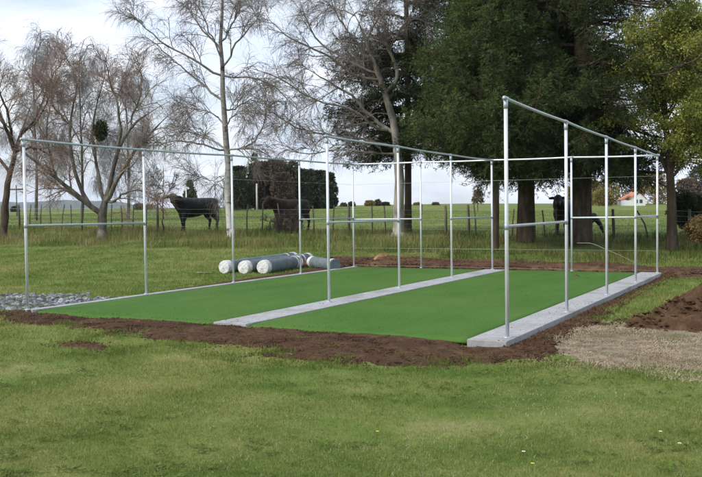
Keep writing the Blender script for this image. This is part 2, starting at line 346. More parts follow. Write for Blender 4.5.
# short lawn blades
x, y, d = scatter_view(420000, 4.9, 40, 1.0)
s = soilmask(x, y); st = in_straw(x, y); c = inside(COURT, x, y)
cl = fbm(x*1.3, y*1.3, 4)
keep = (c < -.02) & ((s < -.05) | (rng.random(len(x)) < .012)) & ((st < -.1) | (rng.random(len(x)) < .05)) & (fsd(x, y) < -5)
keep &= ~((rng.random(len(x)) < .5) & (cl < -.2))
x, y, d, cl = x[keep], y[keep], d[keep], cl[keep]
h = (.022+.03*rng.random(len(x)))*(1+.5*cl)*np.clip(d/9, 1, 1.7); w = .0035*np.clip(d/6, 1, 4.5)
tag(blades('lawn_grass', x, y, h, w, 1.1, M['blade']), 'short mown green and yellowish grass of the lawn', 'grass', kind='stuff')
# lush tufts round the edges of the soil
x, y, d = scatter_view(260000, 8.5, 24, 1.0); s = soilmask(x, y); c = inside(COURT, x, y)
tuft = fbm(x*2.2+4, y*2.2, 4)
keep = (c < -.03) & (s > -.6) & (s < .25) & (tuft+.35*rng.random(len(x)) > .28+.6*np.clip(s+.1, 0, 1)) & (in_straw(x, y) < 0) & (rng.random(len(x)) < .6) | ((c < -.05) & (s > 0) & (tuft > .4) & (y < 0) & (rng.random(len(x)) < .5))
x, y, d, s = x[keep], y[keep], d[keep], s[keep]
h = .02+.055*rng.random(len(x))**1.5
tag(blades('tufted_grass', x, y, h, .006*np.clip(d/9, 1, 3), 1.2, M['lush'], z=H(x, y)+.02*(s > 0)), 'bright green ragged grass tufts along the bare soil edges', 'grass', kind='stuff')
# tall rank grass on the bank along the fence
x, y, d = scatter_view(50000, 4.9, 16, 1.0); k = (soilmask(x, y) < -.1) & (inside(COURT, x, y) < -.05) & (fbm(x*.9+40, y*.9, 4)+.4*rng.random(len(x)) > .1); x, y, d = x[k], y[k], d[k]
tag(blades('dry_grass', x, y, (.015+.03*rng.random(len(x))), .003*np.clip(d/6, 1, 3), 2.2, M['straw']), 'dead straw coloured blades mixed into the lawn', 'grass', kind='stuff')
def bank_pts(n, s0, s1, t0=-34, t1=80):
    a = t0+(t1-t0)*rng.random(n); b = s0+(s1-s0)*rng.random(n)
    return FA[0]+FU[0]*a+FN[0]*b, FA[1]+FU[1]*a+FN[1]*b, b
def tall(n, s0, s1, px0, px1, hh, m, name, label, ww=.014, thr=-.35):
    x, y, b = bank_pts(n, s0, s1); dep = cdep(x, y)
    lat = (x-CAM[0])*R0[0]+(y-CAM[1])*R0[1]; px = 351+FPX*lat/np.maximum(dep, 1)
    k = (px > px0) & (px < px1) & (dep > 5); nz = fbm(x*.8, y*.8, 4); k &= nz > thr+rng.random(n)*.5
    k &= soilmask(x, y) < .15
    x, y, b, nz = x[k], y[k], b[k], nz[k]
    h = hh*(.45+.8*rng.random(len(x)))*(1+.7*nz)
    tag(blades(name, x, y, h, ww*(.7+.7*rng.random(len(x))), 1.0, m), label, 'grass', kind='stuff')
tall(130000, -7.5, 1.5, -40, 460, .35, M['tall'], 'tall_grass', 'tall dry tan and green grass on the bank before the fence, left half')
tall(110000, -10.0, 1.5, 440, 740, .3, M['bankr'], 'bank_undergrowth', 'dark green and rusty undergrowth on the bank under the conifers')
tall(150000, 0, 60, -40, 740, .09, M['pasture'], 'pasture_grass', 'green grazed grass of the paddock behind the fence', .02, thr=-1)
# straw litter
x = 8.5+5*rng.random(260000); y = -1.6+4.8*rng.random(260000); s = in_straw(x, y); c = inside(COURT, x, y)
k = (s > -.7+1.3*rng.random(len(x))) & (c < -.05) & (fbm(x*1.7, y*1.7, 4) > -.5+.8*rng.random(len(x))*(1.15-.4*np.clip(x-9.3, 0, 2))); x = x[k]; y = y[k]; n = len(x)
a = rng.random(n)*6.283; l = .005+.016*rng.random(n); w = .0009+.0014*rng.random(n); z = H(x, y)+.006+.022*rng.random(n)
dv = np.stack([np.cos(a)*l, np.sin(a)*l, (rng.random(n)-.45)*.03], -1); wv = np.stack([-np.sin(a)*w, np.cos(a)*w, (rng.random(n)-.5)*w], -1); B = np.stack([x, y, z], -1)
V = np.stack([B-dv-wv, B-dv+wv, B+dv+wv, B+dv-wv], 1).reshape(-1, 3)
tag(mesh('straw_litter', V, np.arange(4*n).reshape(-1, 4), M['straw']), 'pale dry cut grass strewn beside the right concrete strip', 'straw', kind='stuff')
# ------------------------------------------------------------------ court: turf and concrete
def slab(name, x0, x1, y0, y1, top, thick, m, res=.0):
    mb = MB(); n = max(2, int((y1-y0)/.25)); yy = np.linspace(y0, y1, n)
    jl = .006*fbm(yy*2, yy*0+x0, 3); jr = .01*fbm(yy*2.3, yy*0+x1+7, 4); zt = top+.004*fbm(yy, yy*0+x0, 3)
    V = []
    for i in range(n): V += [(x0+jl[i], yy[i], zt[i]), (x1+jr[i], yy[i], zt[i]), (x1+jr[i]*1.5, yy[i], top-thick), (x0+jl[i], yy[i], top-thick)]
    i = np.arange(n-1)[:, None]*4; j = np.arange(4)[None]; q = np.stack([i+j, i+4+j, i+4+(j+1) % 4, i+(j+1) % 4], -1).reshape(-1, 4)
    e = np.array([[0, 1, 2, 3], [4*n-1, 4*n-2, 4*n-3, 4*n-4]])
    o = mesh(name, V, [np.concatenate([q, e])], m, smooth=False); bevel(o, .008, 2); return o
tag(slab('concrete_kerb', -.08, .1, 0.02, 12.32, .004, .2, M['conc']), kind='structure')
tag(slab('concrete_path', 4.08, 4.68, -.12, 12.3, .004, .25, M['conc']), kind='structure')
tag(slab('concrete_path', 8.2, 8.72, -.32, 12.4, .004, .3, M['conc']), kind='structure')
def turf(x0, x1, ya, yb, yback, label):
    xs = np.linspace(x0, x1, 22); ys_ = np.linspace(0, 1, 60); X, T = np.meshgrid(xs, ys_)
    yf = ya+(yb-ya)*(X-x0)/(x1-x0)+.02*fbm(X*2, X*0, 3)
    Y = yf+(yback-yf)*T; Z = -.012+.006*fbm(X*1.3, Y*.7, 3)-.035*np.exp(-T*300)
    o = mesh('artificial_turf', np.stack([X, Y, Z], -1), grid_faces(60, 22), M['turf'])
    so = o.modifiers.new('s', 'SOLIDIFY'); so.thickness = .03; so.offset = -1
    return tag(o, label, 'turf', 'artificial turf mats in the two practice bays')
turf(.102, 4.078, .02, -.12, 12.36, 'bright green artificial turf filling the left practice bay')
turf(4.682, 8.198, -.12, -.2, 12.4, 'bright green artificial turf filling the right practice bay, beside the thick concrete strip')
# short fibres standing up out of the turf
xx = []; 
x, y, d = scatter_view(150000, 10.5, 24, .9, 20, 670)
k = ((x > .11) & (x < 4.07) & (y > -.12+.14*(4.08-x)/4+.03) & (y < 12.3)) | ((x > 4.69) & (x < 8.19) & (y > -.1) & (y < 12.3)); x = x[k]; y = y[k]; d = d[k]
M['fibre'] = mat('fibre', [(.068, .158, .024), (.084, .184, .03), (.1, .21, .038)], .7, .6, 10, island=.1, spec=.15, trans=.3, stretch=(1, .35, 1))
L_ = x < 4.3
for q, (k, nm) in enumerate(((L_, 0), (~L_, 1))):
    o = blades('turf_pile', x[k], y[k], .004+.007*rng.random(k.sum()), .0035*np.clip(d[k]/10, 1, 3), 1.6, M['fibre'], z=np.full(k.sum(), -.014))
    o.parent = [t for t in bpy.data.objects if t.name.startswith('artificial_turf')][nm]; o['kind'] = 'stuff'
def spill(n, x0, x1, y0, y1, edge, name, label):
    x = x0+(x1-x0)*rng.random(n); y = y0+(y1-y0)*rng.random(n); k = edge(x, y) > rng.random(n)*.8+.1; x = x[k]; y = y[k]; n = len(x); r = .002+.008*rng.random(n)**3
    ico = np.array([[0, 0, 1], [1, 0, .2], [.3, .95, .1], [-.8, .6, .15], [-.8, -.6, .1], [.3, -.95, .2], [0, 0, -.6]]); fc = np.array([[0, 1, 2], [0, 2, 3], [0, 3, 4], [0, 4, 5], [0, 5, 1], [6, 2, 1], [6, 3, 2], [6, 4, 3], [6, 5, 4], [6, 1, 5]])
    V = ico[None]*(1+.3*rng.normal(size=(n, 7, 1)))*r[:, None, None]*[1, 1, .7]+np.stack([x, y, .006+r*.4], -1)[:, None]
    return tag(mesh(name, V.reshape(-1, 3), (fc[None]+np.arange(n)[:, None, None]*7).reshape(-1, 3), M['soil'], smooth=False), label, 'soil', kind='stuff')
spill(800, 8.2, 8.72, -.3, 12.3, lambda x, y: np.clip(fbm(x*2, y*1.2, 3)*1.2+.15+(x-8.45)*1.2+np.exp(-(y+.3)*3), 0, 1), 'spilt_soil', 'crumbs of soil spilt on the right concrete strip')
spill(300, 4.1, 4.66, -.1, 12.2, lambda x, y: np.clip(fbm(x*2+8, y*1.2, 3)+.1+np.exp(-(y+.1)*2), 0, 1), 'spilt_soil', 'crumbs of soil spilt on the middle concrete strip')
spill(2500, .1, 8.2, -.1, .8, lambda x, y: np.clip(1.1*np.exp(-(y+.12-.0*x)*5)+.5*fbm(x*2, y*2, 3), 0, 1), 'spilt_soil', 'crumbs of soil spilt along the front edge of the turf')
# ------------------------------------------------------------------ pole frame
SY = 3.06
def pt(l, i): return {0: 0, .5: 2.18, 1: 4.30, 1.5: 6.48, 2: 8.63}[l], i*SY
tops = {(0, 0): 2.965, (0, 1): 2.958, (0, 2): 3.0, (0, 3): 3.02, (0, 4): 3.05, (1, 1): 3.012, (1, 2): 3.01, (1, 3): 2.99, (1, 4): 3.006,
        (2, 0): 3.055, (2, 1): 3.02, (2, 2): 2.99, (2, 3): 2.972, (2, 4): 2.958, (.5, 4): 3.03, (1.5, 4): 2.995}
fr = tag(empty('pole_frame', (0, 0, 0)), 'tall galvanised steel pole frame standing around the green practice bays', 'frame')
def tube(name, a, b, r, m, par, k=14): return MB().tubes(np.array([a, (np.array(a)+np.array(b))/2, b]), np.full(3, r), k).build(name, m, par)
for (l, i), h in tops.items():
    x, y = pt(l, i); r = .0245
    p = tube('pole', (x, y, -.02), (x, y, h-.03), r, M['steel'], fr)
    dxy = np.array([1, 0, 0]) if l in (.5, 1.5) else np.array([0, 1, 0])
    cm = MB().tubes(np.array([(x, y, h-.13), (x, y, h-.08), (x, y, h-.02)]), np.array([.029, .029, .029]), 14)
    c = np.array([x, y, h]); cm.tubes(np.array([c-dxy*.06, c, c+dxy*.06]), np.full(3, .0275), 14)
    if i == 4 and l in (0, 1, 2): cm.tubes(np.array([c-[.06, 0, 0], c, c+[.06, 0, 0]]), np.full(3, .027), 14)
    cm.build('clamp', M['clamp'], p)
    MB().tubes(np.array([(x, y, .0), (x, y, .012), (x, y, .02)]), np.array([.05, .05, .036]), 14).build('collar', M['clamp'], p)
def railp(name, pts, r, m):
    P = []
    for a, b in zip(pts[:-1], pts[1:]):
        for t in np.linspace(0, 1, 5)[:-1]: q = np.array(a)*(1-t)+np.array(b)*t; q[2] -= .012*math.sin(t*math.pi); P.append(q)
    P.append(np.array(pts[-1])); return MB().tubes(np.array(P), np.full(len(P), r), 12).build(name, m, fr)
for l, i0 in ((0, 0), (1, 1), (2, 0)):
    pts = [(*pt(l, i), tops[(l, i)]) for i in range(i0, 5)]
    pts[0] = (pts[0][0], pts[0][1]-.07, pts[0][2]); pts[-1] = (pts[-1][0], pts[-1][1]-.03, pts[-1][2]); railp('top_rail', pts, .021, M['rail'])
b = [(0.03, 12.24, 3.05), (2.18, 12.24, 3.03), (4.3, 12.24, 3.006), (6.48, 12.24, 2.995), (8.6, 12.24, 2.958)]; railp('top_rail', b, .021, M['steel'])
def mid(a, c, m, h0=1.45, h1=1.44):
    pa = np.array([*pt(*a), h0]); pc = np.array([*pt(*c), h1]); o = tube('mid_rail', pa, pc, .02, m, fr, 12)
    for q in (pa, pc): MB().tubes(np.array([q-[0, 0, .045], q, q+[0, 0, .045]]), np.full(3, .028), 12).build('clamp', M['clamp'], o)
mid((0, 0), (0, 1), M['rail'], 1.47, 1.46); mid((0, 3), (0, 4), M['rail']); mid((1, 1), (1, 2), M['rail']); mid((1, 3), (1, 4), M['rail'])
mid((2, 0), (2, 1), M['rail'], 1.43, 1.44); mid((2, 3), (2, 4), M['rail']); mid((0, 4), (.5, 4), M['steel'], 1.41, 1.41); mid((1.5, 4), (2, 4), M['steel'], 1.41, 1.41)
for z in (.56, 2.44): 
    tube('wire', (0, 12.24, z), (8.63, 12.24, z), .003, M['wire'], fr, 5)
tube('wire', (0, 3.06, 2.44), (0, 12.24, 2.44), .003, M['wire'], fr, 5)
tube('wire', (0, 12.24, .05), (8.63, 12.24, .05), .004, M['hblue'], fr, 5)
# ------------------------------------------------------------------ netting rolls
def roll(a, b, r, label, near_big=True):
    a = np.array([a[0], a[1], float(H(a[0], a[1]))+r*.96]); b = np.array([b[0], b[1], float(H(b[0], b[1]))+r*.96])
    t = tag(empty('netting_roll', tuple(a-[0, 0, r])), label, 'roll', 'wrapped rolls of netting on the lawn')
    o0 = a-[0, 0, r]; d = (b-a); Lh = np.linalg.norm(d); d /= Lh
    def ring(s0, s1, rr, name, m, par, seed, taper0=1., taper1=1., n=16):
        u = np.linspace(s0, s1, n); e = np.cross(d, [0, 0, 1]); e /= np.linalg.norm(e); f = np.cross(e, d); V = []
        k = 28
        for j, q in enumerate(u):
            tt = j/(n-1); g = taper0+(1-taper0)*min(1, tt*4); g *= taper1+(1-taper1)*min(1, (1-tt)*4)
            for w in range(k):
                an = w*2*math.pi/k; R_ = rr*g*(1+.03*float(fbm(np.array(q*3+seed), np.array(math.cos(an)*1.5+seed), 3))+.025*float(fbm(np.array(q*9+seed), np.array(math.sin(an)*3+seed), 2)))
                V.append(a-o0+d*q+(e*math.cos(an)+f*math.sin(an))*R_)
        V.append(a-o0+d*(s0-.012)); V.append(a-o0+d*(s1+.012))
        i = np.arange(n-1)[:, None]*k; j = np.arange(k)[None]; qd = np.stack([i+j, i+(j+1) % k, i+k+(j+1) % k, i+k+j], -1).reshape(-1, 4)
        jj = np.arange(k); t0 = np.stack([np.full(k, n*k), (jj+1) % k, jj], -1); t1 = np.stack([np.full(k, n*k+1), (n-1)*k+jj, (n-1)*k+(jj+1) % k], -1)
        return mesh(name, V, [qd, np.concatenate([t0, t1])], m, par, smooth=(name != 'end_wrap'))
    body = ring(.1, Lh-.1, r, 'net_body', M['netroll'], t, a[0])
    if near_big: ring(-.03, .17, r*1.035, 'end_wrap', M['wrap'], t, a[0]+3, .93, 1, 9)
    else: ring(-.01, .05, r*1.03, 'end_wrap', M['netroll'], t, a[0]+3, .95, 1, 5); ring(.1, .17, r*1.03, 'strap', M['wrap'], body, a[0]+3, .98, .98, 5)
    ring(Lh-.17, Lh+.03, r*1.035, 'end_wrap', M['wrap'], t, a[0]+5, 1, .88, 9)
    if near_big: ring(Lh*.86-.04, Lh*.86+.04, r*1.03, 'strap', M['wrap'], body, a[0]+7, .98, .98, 5)
    return t
roll((-2.62, 9.35), (-2.55, 13.0), .185, 'grey blue netting roll with white wrapped end, farthest left of the rolls')
roll((-1.98, 9.38), (-1.95, 12.9), .185, 'middle of the three parallel grey blue netting rolls with white ends')
roll((-1.45, 9.55), (-1.66, 11.75), .19, 'front netting roll nearest the left kerb of the three parallel rolls, with white strap')
roll((-.06, 11.2), (-1.32, 12.0), .175, 'grey blue netting roll lying crosswise behind the parallel three, pointing right', False)
for o in [q for q in bpy.data.objects if q.name.startswith('netting_roll')]: pass
# ------------------------------------------------------------------ rubble, stones, debris
def shards(name, n, poly, smin, smax, m, hz=.05, par=None):
    p = np.array(poly); mb = MB(); k = 0
    while k < n:
        x, y = p.min(0)+rng.random(2)*(p.max(0)-p.min(0))
        s = float(inside(poly, np.array(x), np.array(y)))
        if s < -.02*rng.random()*4: continue
        if k < n: 
            q = smin+(smax-smin)*rng.random()**2.2; a = rng.random()*6.28; tl = (rng.random(2)-.5)*.9
            nv = rng.integers(5, 8); an = np.sort(rng.random(nv))*6.28; rr = q*(.6+.5*rng.random(nv))
            th = q*(.12+.3*rng.random())
            e1 = np.array([1, 0, tl[0]]); e2 = np.array([0, 1, tl[1]])
            z0 = float(H(x, y))+.01+hz*rng.random()*min(1, max(s, .05)*3)
            top = [np.array([x, y, z0+th])+e1*math.cos(w)*r_*.9+e2*math.sin(w)*r_*.9 for w, r_ in zip(an, rr)]
            bot = [np.array([x, y, z0-th])+e1*math.cos(w)*r_+e2*math.sin(w)*r_ for w, r_ in zip(an, rr)]
            V = top+bot+[np.mean(top, 0), np.mean(bot, 0)]; j = np.arange(nv); j2 = (j+1) % nv
            mb.add(V, [np.stack([j, nv+j, nv+j2, j2], -1), np.stack([np.full(nv, 2*nv), j, j2], -1), np.stack([np.full(nv, 2*nv+1), nv+j2, nv+j], -1)])
            k += 1
    return mb.build(name, m, par, smooth=False)
P_RUB = [(-3.6, .5), (-1.6, .4), (-.6, .1), (-.12, .5), (-.12, 2.6), (-.5, 2.6), (-1.1, 2.3), (-1.6, 3.1), (-2.3, 2.6), (-3.2, 2.4)]
tag(shards('stone_rubble', 3600, P_RUB, .012, .08, M['stone'], .02), 'broken grey stone rubble beside the near left pole', 'rubble', kind='stuff')
def rock(name, x, y, r, sq, m, label, cat, seed, group=None, zo=0.):
    import bmesh
    bm = bmesh.new(); bmesh.ops.create_icosphere(bm, subdivisions=3, radius=1)
    for v in bm.verts:
        c = v.co; k = 1+.28*float(fbm(np.array(c.x*1.6+seed), np.array(c.y*1.6+c.z*1.3+seed), 3))
        v.co = Vector((c.x*sq[0], c.y*sq[1], max(c.z, -.5)*sq[2]))*k*r
    me = bpy.data.meshes.new(name); bm.to_mesh(me); bm.free()
    o = link(name, me, m); o.location = (x, y, float(H(x, y))+r*sq[2]*.35+zo); o.rotation_euler = (0, 0, seed)
    return tag(o, label, cat, group)
rock('tan_boulder', -.02, 14.2, .24, (1.3, .8, .7), M['tan'], 'rounded orange tan rock on the soil bank behind the bays', 'rock', 1.2, zo=.06)
for i, (px, py, r, lb) in enumerate([(668, 318, .07, 'pale clod at the foot of the soil mound, left of its neighbours'), (677, 321, .06, 'small pale clod at the foot of the soil mound, middle one'), (690, 322, .085, 'largest pale clod at the foot of the soil mound near the right edge'),
                                     (577, 279, .09, 'brown clod beside the far end of the right concrete strip'), (588, 281, .07, 'small clod in the grass past the far end of the right strip')]):
    d_ = F+RT*(px-351)/FPX-UP*(py-238.5)/FPX; t_ = (-.08-CAM[2])/d_[2]; q = CAM+d_*t_
    if px > 660: q = q+np.array([.0, .1, 0])
    rock('clod', q[0], q[1], r, (1.2, .8, .7), M['straw_e'] if i < 3 else M['redsoil'], lb, 'clod', i*1.7+.4, 'clods of earth')
# curled pale root on the mound and a curved stick on the bank
def curve_obj(name, pts, r, m, label, cat):
    P = np.array(pts, float); n = 24; t = np.linspace(0, len(P)-1, n); Q = np.stack([np.interp(t, range(len(P)), P[:, k]) for k in range(3)], -1)
    for _ in range(3): Q[1:-1] = (Q[:-2]+Q[1:-1]*2+Q[2:])/4
    return tag(MB().tubes(Q, np.linspace(r, r*.5, n), 7).build(name, m), label, cat)
q = np.array([10.95, 3.4]); zq = float(H(*q))+.62
curve_obj('root', [(q[0]+.35, q[1]+.3, zq+.25), (q[0]+.12, q[1]+.2, zq+.3), (q[0]-.05, q[1], zq+.18), (q[0]-.08, q[1]-.1, zq-.05)], .02, M['straw'], 'curled pale root sticking out of the dark soil mound', 'root')
s0 = [spot(577, 243, 26.5), spot(592, 243, 26.3), spot(607, 250, 25.8), spot(622, 256, 25), spot(637, 264, 24.3)]
curve_obj('fallen_branch', s0, .008, M['hblue'], 'thin pale curved branch lying against the bank behind the right bay', 'branch')
sx, sy = -3.05, 9.0
MB().box((sx, sy, float(H(sx, sy))+.04), (.5, .16, .02), .35).build('scrap_board', M['straw_e']); o = bpy.data.objects['scrap_board']; bevel(o, .008); tag(o, 'small weathered board lying flat in the grass left of the rolls', 'board')
k = spot(0, 0, 1)
d_ = F+RT*(553-351)/FPX-UP*(299-238.5)/FPX; q = CAM+d_*((-.1-CAM[2])/d_[2])
o = MB().box((q[0]+.1, q[1]+.1, float(H(q[0], q[1]))+.05), (.16, .1, .03), .8).build('paper_scrap', M['wrap']); bevel(o, .01); tag(o, 'tiny white scrap lying on the grass between strip and soil mound', 'litter')
# daisies in the foreground
def daisy(px, py, lab, k):
    d_ = F+RT*(px-351)/FPX-UP*(py-238.5)/FPX; q = CAM+d_*((-.1-CAM[2])/d_[2]); z = float(H(q[0], q[1]))
    t = tag(empty('daisy', (q[0], q[1], z)), lab, 'flower', 'daisies in the foreground lawn')
    MB().tubes(np.array([(0, 0, 0), (.003, .002, .03), (.004, 0, .055)]), np.full(3, .0013), 5).build('stem', M['lush'], t)
    mb = MB()
    for i in range(13):
        a = i*2*math.pi/13; e = np.array([math.cos(a), math.sin(a), .25]); f = np.array([-math.sin(a), math.cos(a), 0])*.0028; c0 = np.array([.004, 0, .056])
        mb.add([c0+e*.003-f*.5, c0+e*.003+f*.5, c0+e*.013+f, c0+e*.013-f], [np.array([[0, 1, 2, 3]])])
    mb.build('petals', M['petal'] if k else M['yolk'], t, False)
    MB().tubes(np.array([(.004, 0, .055), (.004, 0, .058), (.004, 0, .061)]), np.array([.004, .0045, .003]), 8).build('flower_head', M['yolk'], t)
for px, py, k, lb in ((523, 457, 1, 'white daisy in the foreground grass, lower centre right'), (679, 449, 1, 'white daisy near the lower right corner'), (660, 437, 1, 'white daisy upper one of the pair at lower right'),
                      (532, 469, 0, 'yellow flower beside the white daisy at the bottom edge'), (377, 437, 0, 'lone yellow flower low in the middle foreground'), (590, 356, 1, 'white daisy just below the straw patch')): daisy(px, py, lb, k)
# ------------------------------------------------------------------ fence
fe = tag(empty('wire_fence', (0, 0, 0)), 'old wire farm fence with weathered posts and battens across the paddock edge', 'fence')
def fpos(px):
    a, c = 1/46., 1/35.; inv = a+(px/650.)*(c-a); return at(px, 1/inv)
fp = []
pxs = [-30, -14, 2, 20, 30, 41, 51, 62, 72, 82, 112, 122, 133, 146, 158, 218, 232, 247, 262, 281, 297, 314, 333, 349, 372, 386, 421, 446, 469, 476, 512, 545, 556, 614, 650, 690, 730]
for j, px in enumerate(pxs):
    x, y = fpos(px); z = float(H(x, y)); big = px in (2, 82, 158, 232, 349, 446, 469, 614, 20, 690); r = .065 if big else .035
    ln = (rng.random(2)-.5)*(.1 if big else .26); h = 1.25+.12*rng.random() if px < 500 else 1.1+.1*rng.random()
    if px == 650: ln = np.array([-.5, .0])
    MB().tubes(np.array([(x, y, z-.3), (x+ln[0]*.4, y, z+h*.5), (x+ln[0], y+ln[1], z+h)]), np.array([r, r*.95, r*.85]), 7).build('post' if big else 'batten', M['fwood'], fe)
for k in range(5):
    P = []
    for px in np.linspace(-60, 760, 90):
        x, y = fpos(px); P.append((x, y, float(H(x, y, False))+.25+.21*k+.01*math.sin(px*.2+k)))
    MB().tubes(np.array(P), np.full(len(P), .004), 4).build('wire', M['wire'], fe)
# ------------------------------------------------------------------ trees
def nrm(v): return v/(np.linalg.norm(v, axis=-1, keepdims=True)+1e-9)
def grow(P, R, k, t0, t1, lmin, lmax, amin, amax, jit, trop, n, rmul, rtip, up=0., taper=.55, rmin=0.004):
    N0, m, _ = P.shape; i = np.repeat(np.arange(N0), k); t = t0+(t1-t0)*rng.random(len(i)); u = t*(m-1); a = np.minimum(u.astype(int), m-2); f = (u-a)[:, None]
    p = P[i, a]*(1-f)+P[i, a+1]*f; d = nrm(P[i, a+1]-P[i, a]); r = R[i, a]*(1-f[:, 0])+R[i, a+1]*f[:, 0]
    q = nrm(np.cross(d, rng.normal(size=d.shape))); q[:, 2] += up; q = nrm(q)
    an = np.radians(amin+(amax-amin)*rng.random(len(i)))[:, None]; dr = nrm(np.cos(an)*d+np.sin(an)*q)
    Ln = (lmin+(lmax-lmin)*rng.random(len(i)))*(1-taper*t); out = [p]; step = (Ln/(n-1))[:, None]
    for j in range(1, n):
        dr = nrm(dr+jit*rng.normal(size=dr.shape)+np.array([0, 0, trop*j/(n-1)])); p = p+dr*step; out.append(p)
    r0 = np.maximum(r*rmul, rmin); s = np.linspace(0, 1, n)[None]
    return np.stack(out, 1), r0[:, None]*(1-s)+rtip*s
def limb(pts, dep, base, n=14, wob=.025):
    """pts: (px, py, away_m, radius_m) traced up a limb of a tree standing at distance dep"""
    p = np.array([spot(a, b, dep)+FH*w for a, b, w, r in pts])-base; r = np.array([q[3] for q in pts])
    L_ = np.concatenate([[0], np.cumsum(np.linalg.norm(np.diff(p, axis=0), axis=1))]); s = np.linspace(0, L_[-1], n)
    Q = np.stack([np.interp(s, L_, p[:, k]) for k in range(3)], -1)
    for _ in range(2): Q[1:-1] = (Q[:-2]+2*Q[1:-1]+Q[2:])/4
    Q[1:] += rng.normal(size=(n-1, 3))*wob
    rr = np.interp(s, L_, r)*.78; rr[-3:] = np.minimum(rr[-3:], [.022, .014, .007]); return Q, rr
def bare_tree(name, label, px, dep, limbs, mt, mtw, lv, extra=None):
    x, y = at(px, dep); z = float(H(x, y)); base = np.array([x, y, z]); t = tag(empty(name, (x, y, z)), label, 'tree')
    LP = []; LR = []
    mbt = MB()
    for l in limbs:
        Q, r = limb(l, dep, base)
        if LP:
            A_ = np.concatenate([q[:-1]*(1-f)+q[1:]*f for q in LP for f in (0, .33, .66)]); j = np.argmin(np.linalg.norm(A_-Q[0], axis=1)); Q[0] = A_[j]; Q[1] = Q[1]*.6+(Q[0]+Q[2])*.2
        LP.append(Q); LR.append(r)
    P = np.stack(LP); R = np.stack(LR); mbt.tubes(P, R, 9, False)
    # flare at the foot
    mbt.tubes(np.array([P[0, 0]-[0, 0, .5], P[0, 0]+[0, 0, .0], P[0, 0]+[0, 0, .5]]), np.array([R[0, 0]*1.5, R[0, 0]*1.3, R[0, 0]*.98]), 10)
    mbt.build('trunk', mt, t)
    cur = [(P[1:], R[1:])] if lv.get('skip', True) else [(P, R)]
    mb = MB()
    Pc, Rc = cur[0]; all_ = []
    for s in lv['levels']:
        s = dict(s); src = s.pop('src', -1); kk = s.pop('sides', 3)
        Pp, Rp = (P, R) if src == 0 else ((Pc, Rc) if not all_ else all_[src])
        Pn, Rn = grow(Pp, Rp, **s); all_.append((Pn, Rn)); mb.tubes(Pn, Rn, kk, False)
    mb.build('crown', mtw, t)
    if extra: extra(t, base)
    return t
def lv(d1, l1, d2, l2, d3, l3, droop=0., r=.0085, up=.3, d4=0, l4=.5, t0=.25):
    o = [dict(k=d1, t0=t0, t1=1, lmin=l1*.5, lmax=l1, amin=25, amax=60, jit=.13, trop=droop*.3, n=9, rmul=.55, rtip=.012, up=up, sides=5),
         dict(k=d2, t0=.15, t1=1, lmin=l2*.5, lmax=l2, amin=25, amax=65, jit=.18, trop=droop*.6, n=7, rmul=.5, rtip=.008, up=up*.5, sides=3, rmin=.009),
         dict(k=d3, t0=.1, t1=1, lmin=l3*.4, lmax=l3, amin=18, amax=60, jit=.15, trop=droop, n=6, rmul=.6, rtip=r*.6, sides=3, rmin=r)]
    if d4: o.append(dict(k=d4, t0=.1, t1=1, lmin=l4*.4, lmax=l4, amin=20, amax=60, jit=.15, trop=droop, n=4, rmul=.7, rtip=r*.5, sides=3, rmin=r*.8))
    return dict(levels=o)
# leftmost tree
bare_tree('bare_tree', 'bare reddish twiggy tree at the left edge with a leaning trunk', 4, 40, [
 [(3, 238, 0, .22), (6, 200, 0, .19), (9, 172, .1, .16), (13, 152, .2, .13), (20, 128, .3, .1), (30, 100, .3, .06)],
 [(12, 153, .2, .12), (5, 125, 0, .09), (-4, 100, -.3, .06), (-10, 70, -.4, .03)],
 [(18, 134, .3, .08), (30, 118, .8, .06), (44, 72, 1, .04), (58, 50, 1.2, .02)],
 [(14, 150, .2, .09), (16, 120, -.8, .07), (8, 92, -1, .05), (2, 60, -1.1, .02)],
 [(9, 172, .1, .1), (-12, 150, .6, .08), (-30, 118, 1, .05), (-40, 85, 1, .02)],
 [(20, 128, .3, .07), (38, 128, -.6, .05), (52, 112, -1, .04), (62, 92, -1.3, .02)],
 [(12, 153, .2, .08), (26, 146, .5, .06), (38, 150, .8, .04), (48, 160, 1, .02)]],
 M['bark'], M['redtwig'], lv(9, 2.4, 7, 1.6, 9, 1.05, -.1, .005))
def clump(t, base):
    c = spot(101, 130, 39)-base; n = 2600; v = nrm(rng.normal(size=(n, 3)))*(rng.random(n)**.4)[:, None]*np.array([.3, .3, .48])*(1+.15*rng.normal(size=(n, 1)))
    leaves_mesh('leaf_clump', v+c, nrm(rng.normal(size=(n, 3))+[0, 0, -.6]), .09, .04, M['shrub'], t)['label'] = 'dense dark oval clump hanging among the branches'
def leaves_mesh(name, C, D, l, w, m, par, flat=None):
    n = len(C); D = nrm(D); S = nrm(np.cross(D, rng.normal(size=(n, 3)) if flat is None else flat)); k = (.6+.8*rng.random(n))[:, None]
    Nn = np.cross(D, S); 
    V = np.stack([C, C+D*l*k*.5+S*w*k*.5+Nn*w*.12, C+D*l*k, C+D*l*k*.5-S*w*k*.5+Nn*w*.12], 1).reshape(-1, 3)
    i = np.arange(n)*4
    return mesh(name, V, np.stack([i, i+1, i+2, i+3], -1), m, par)
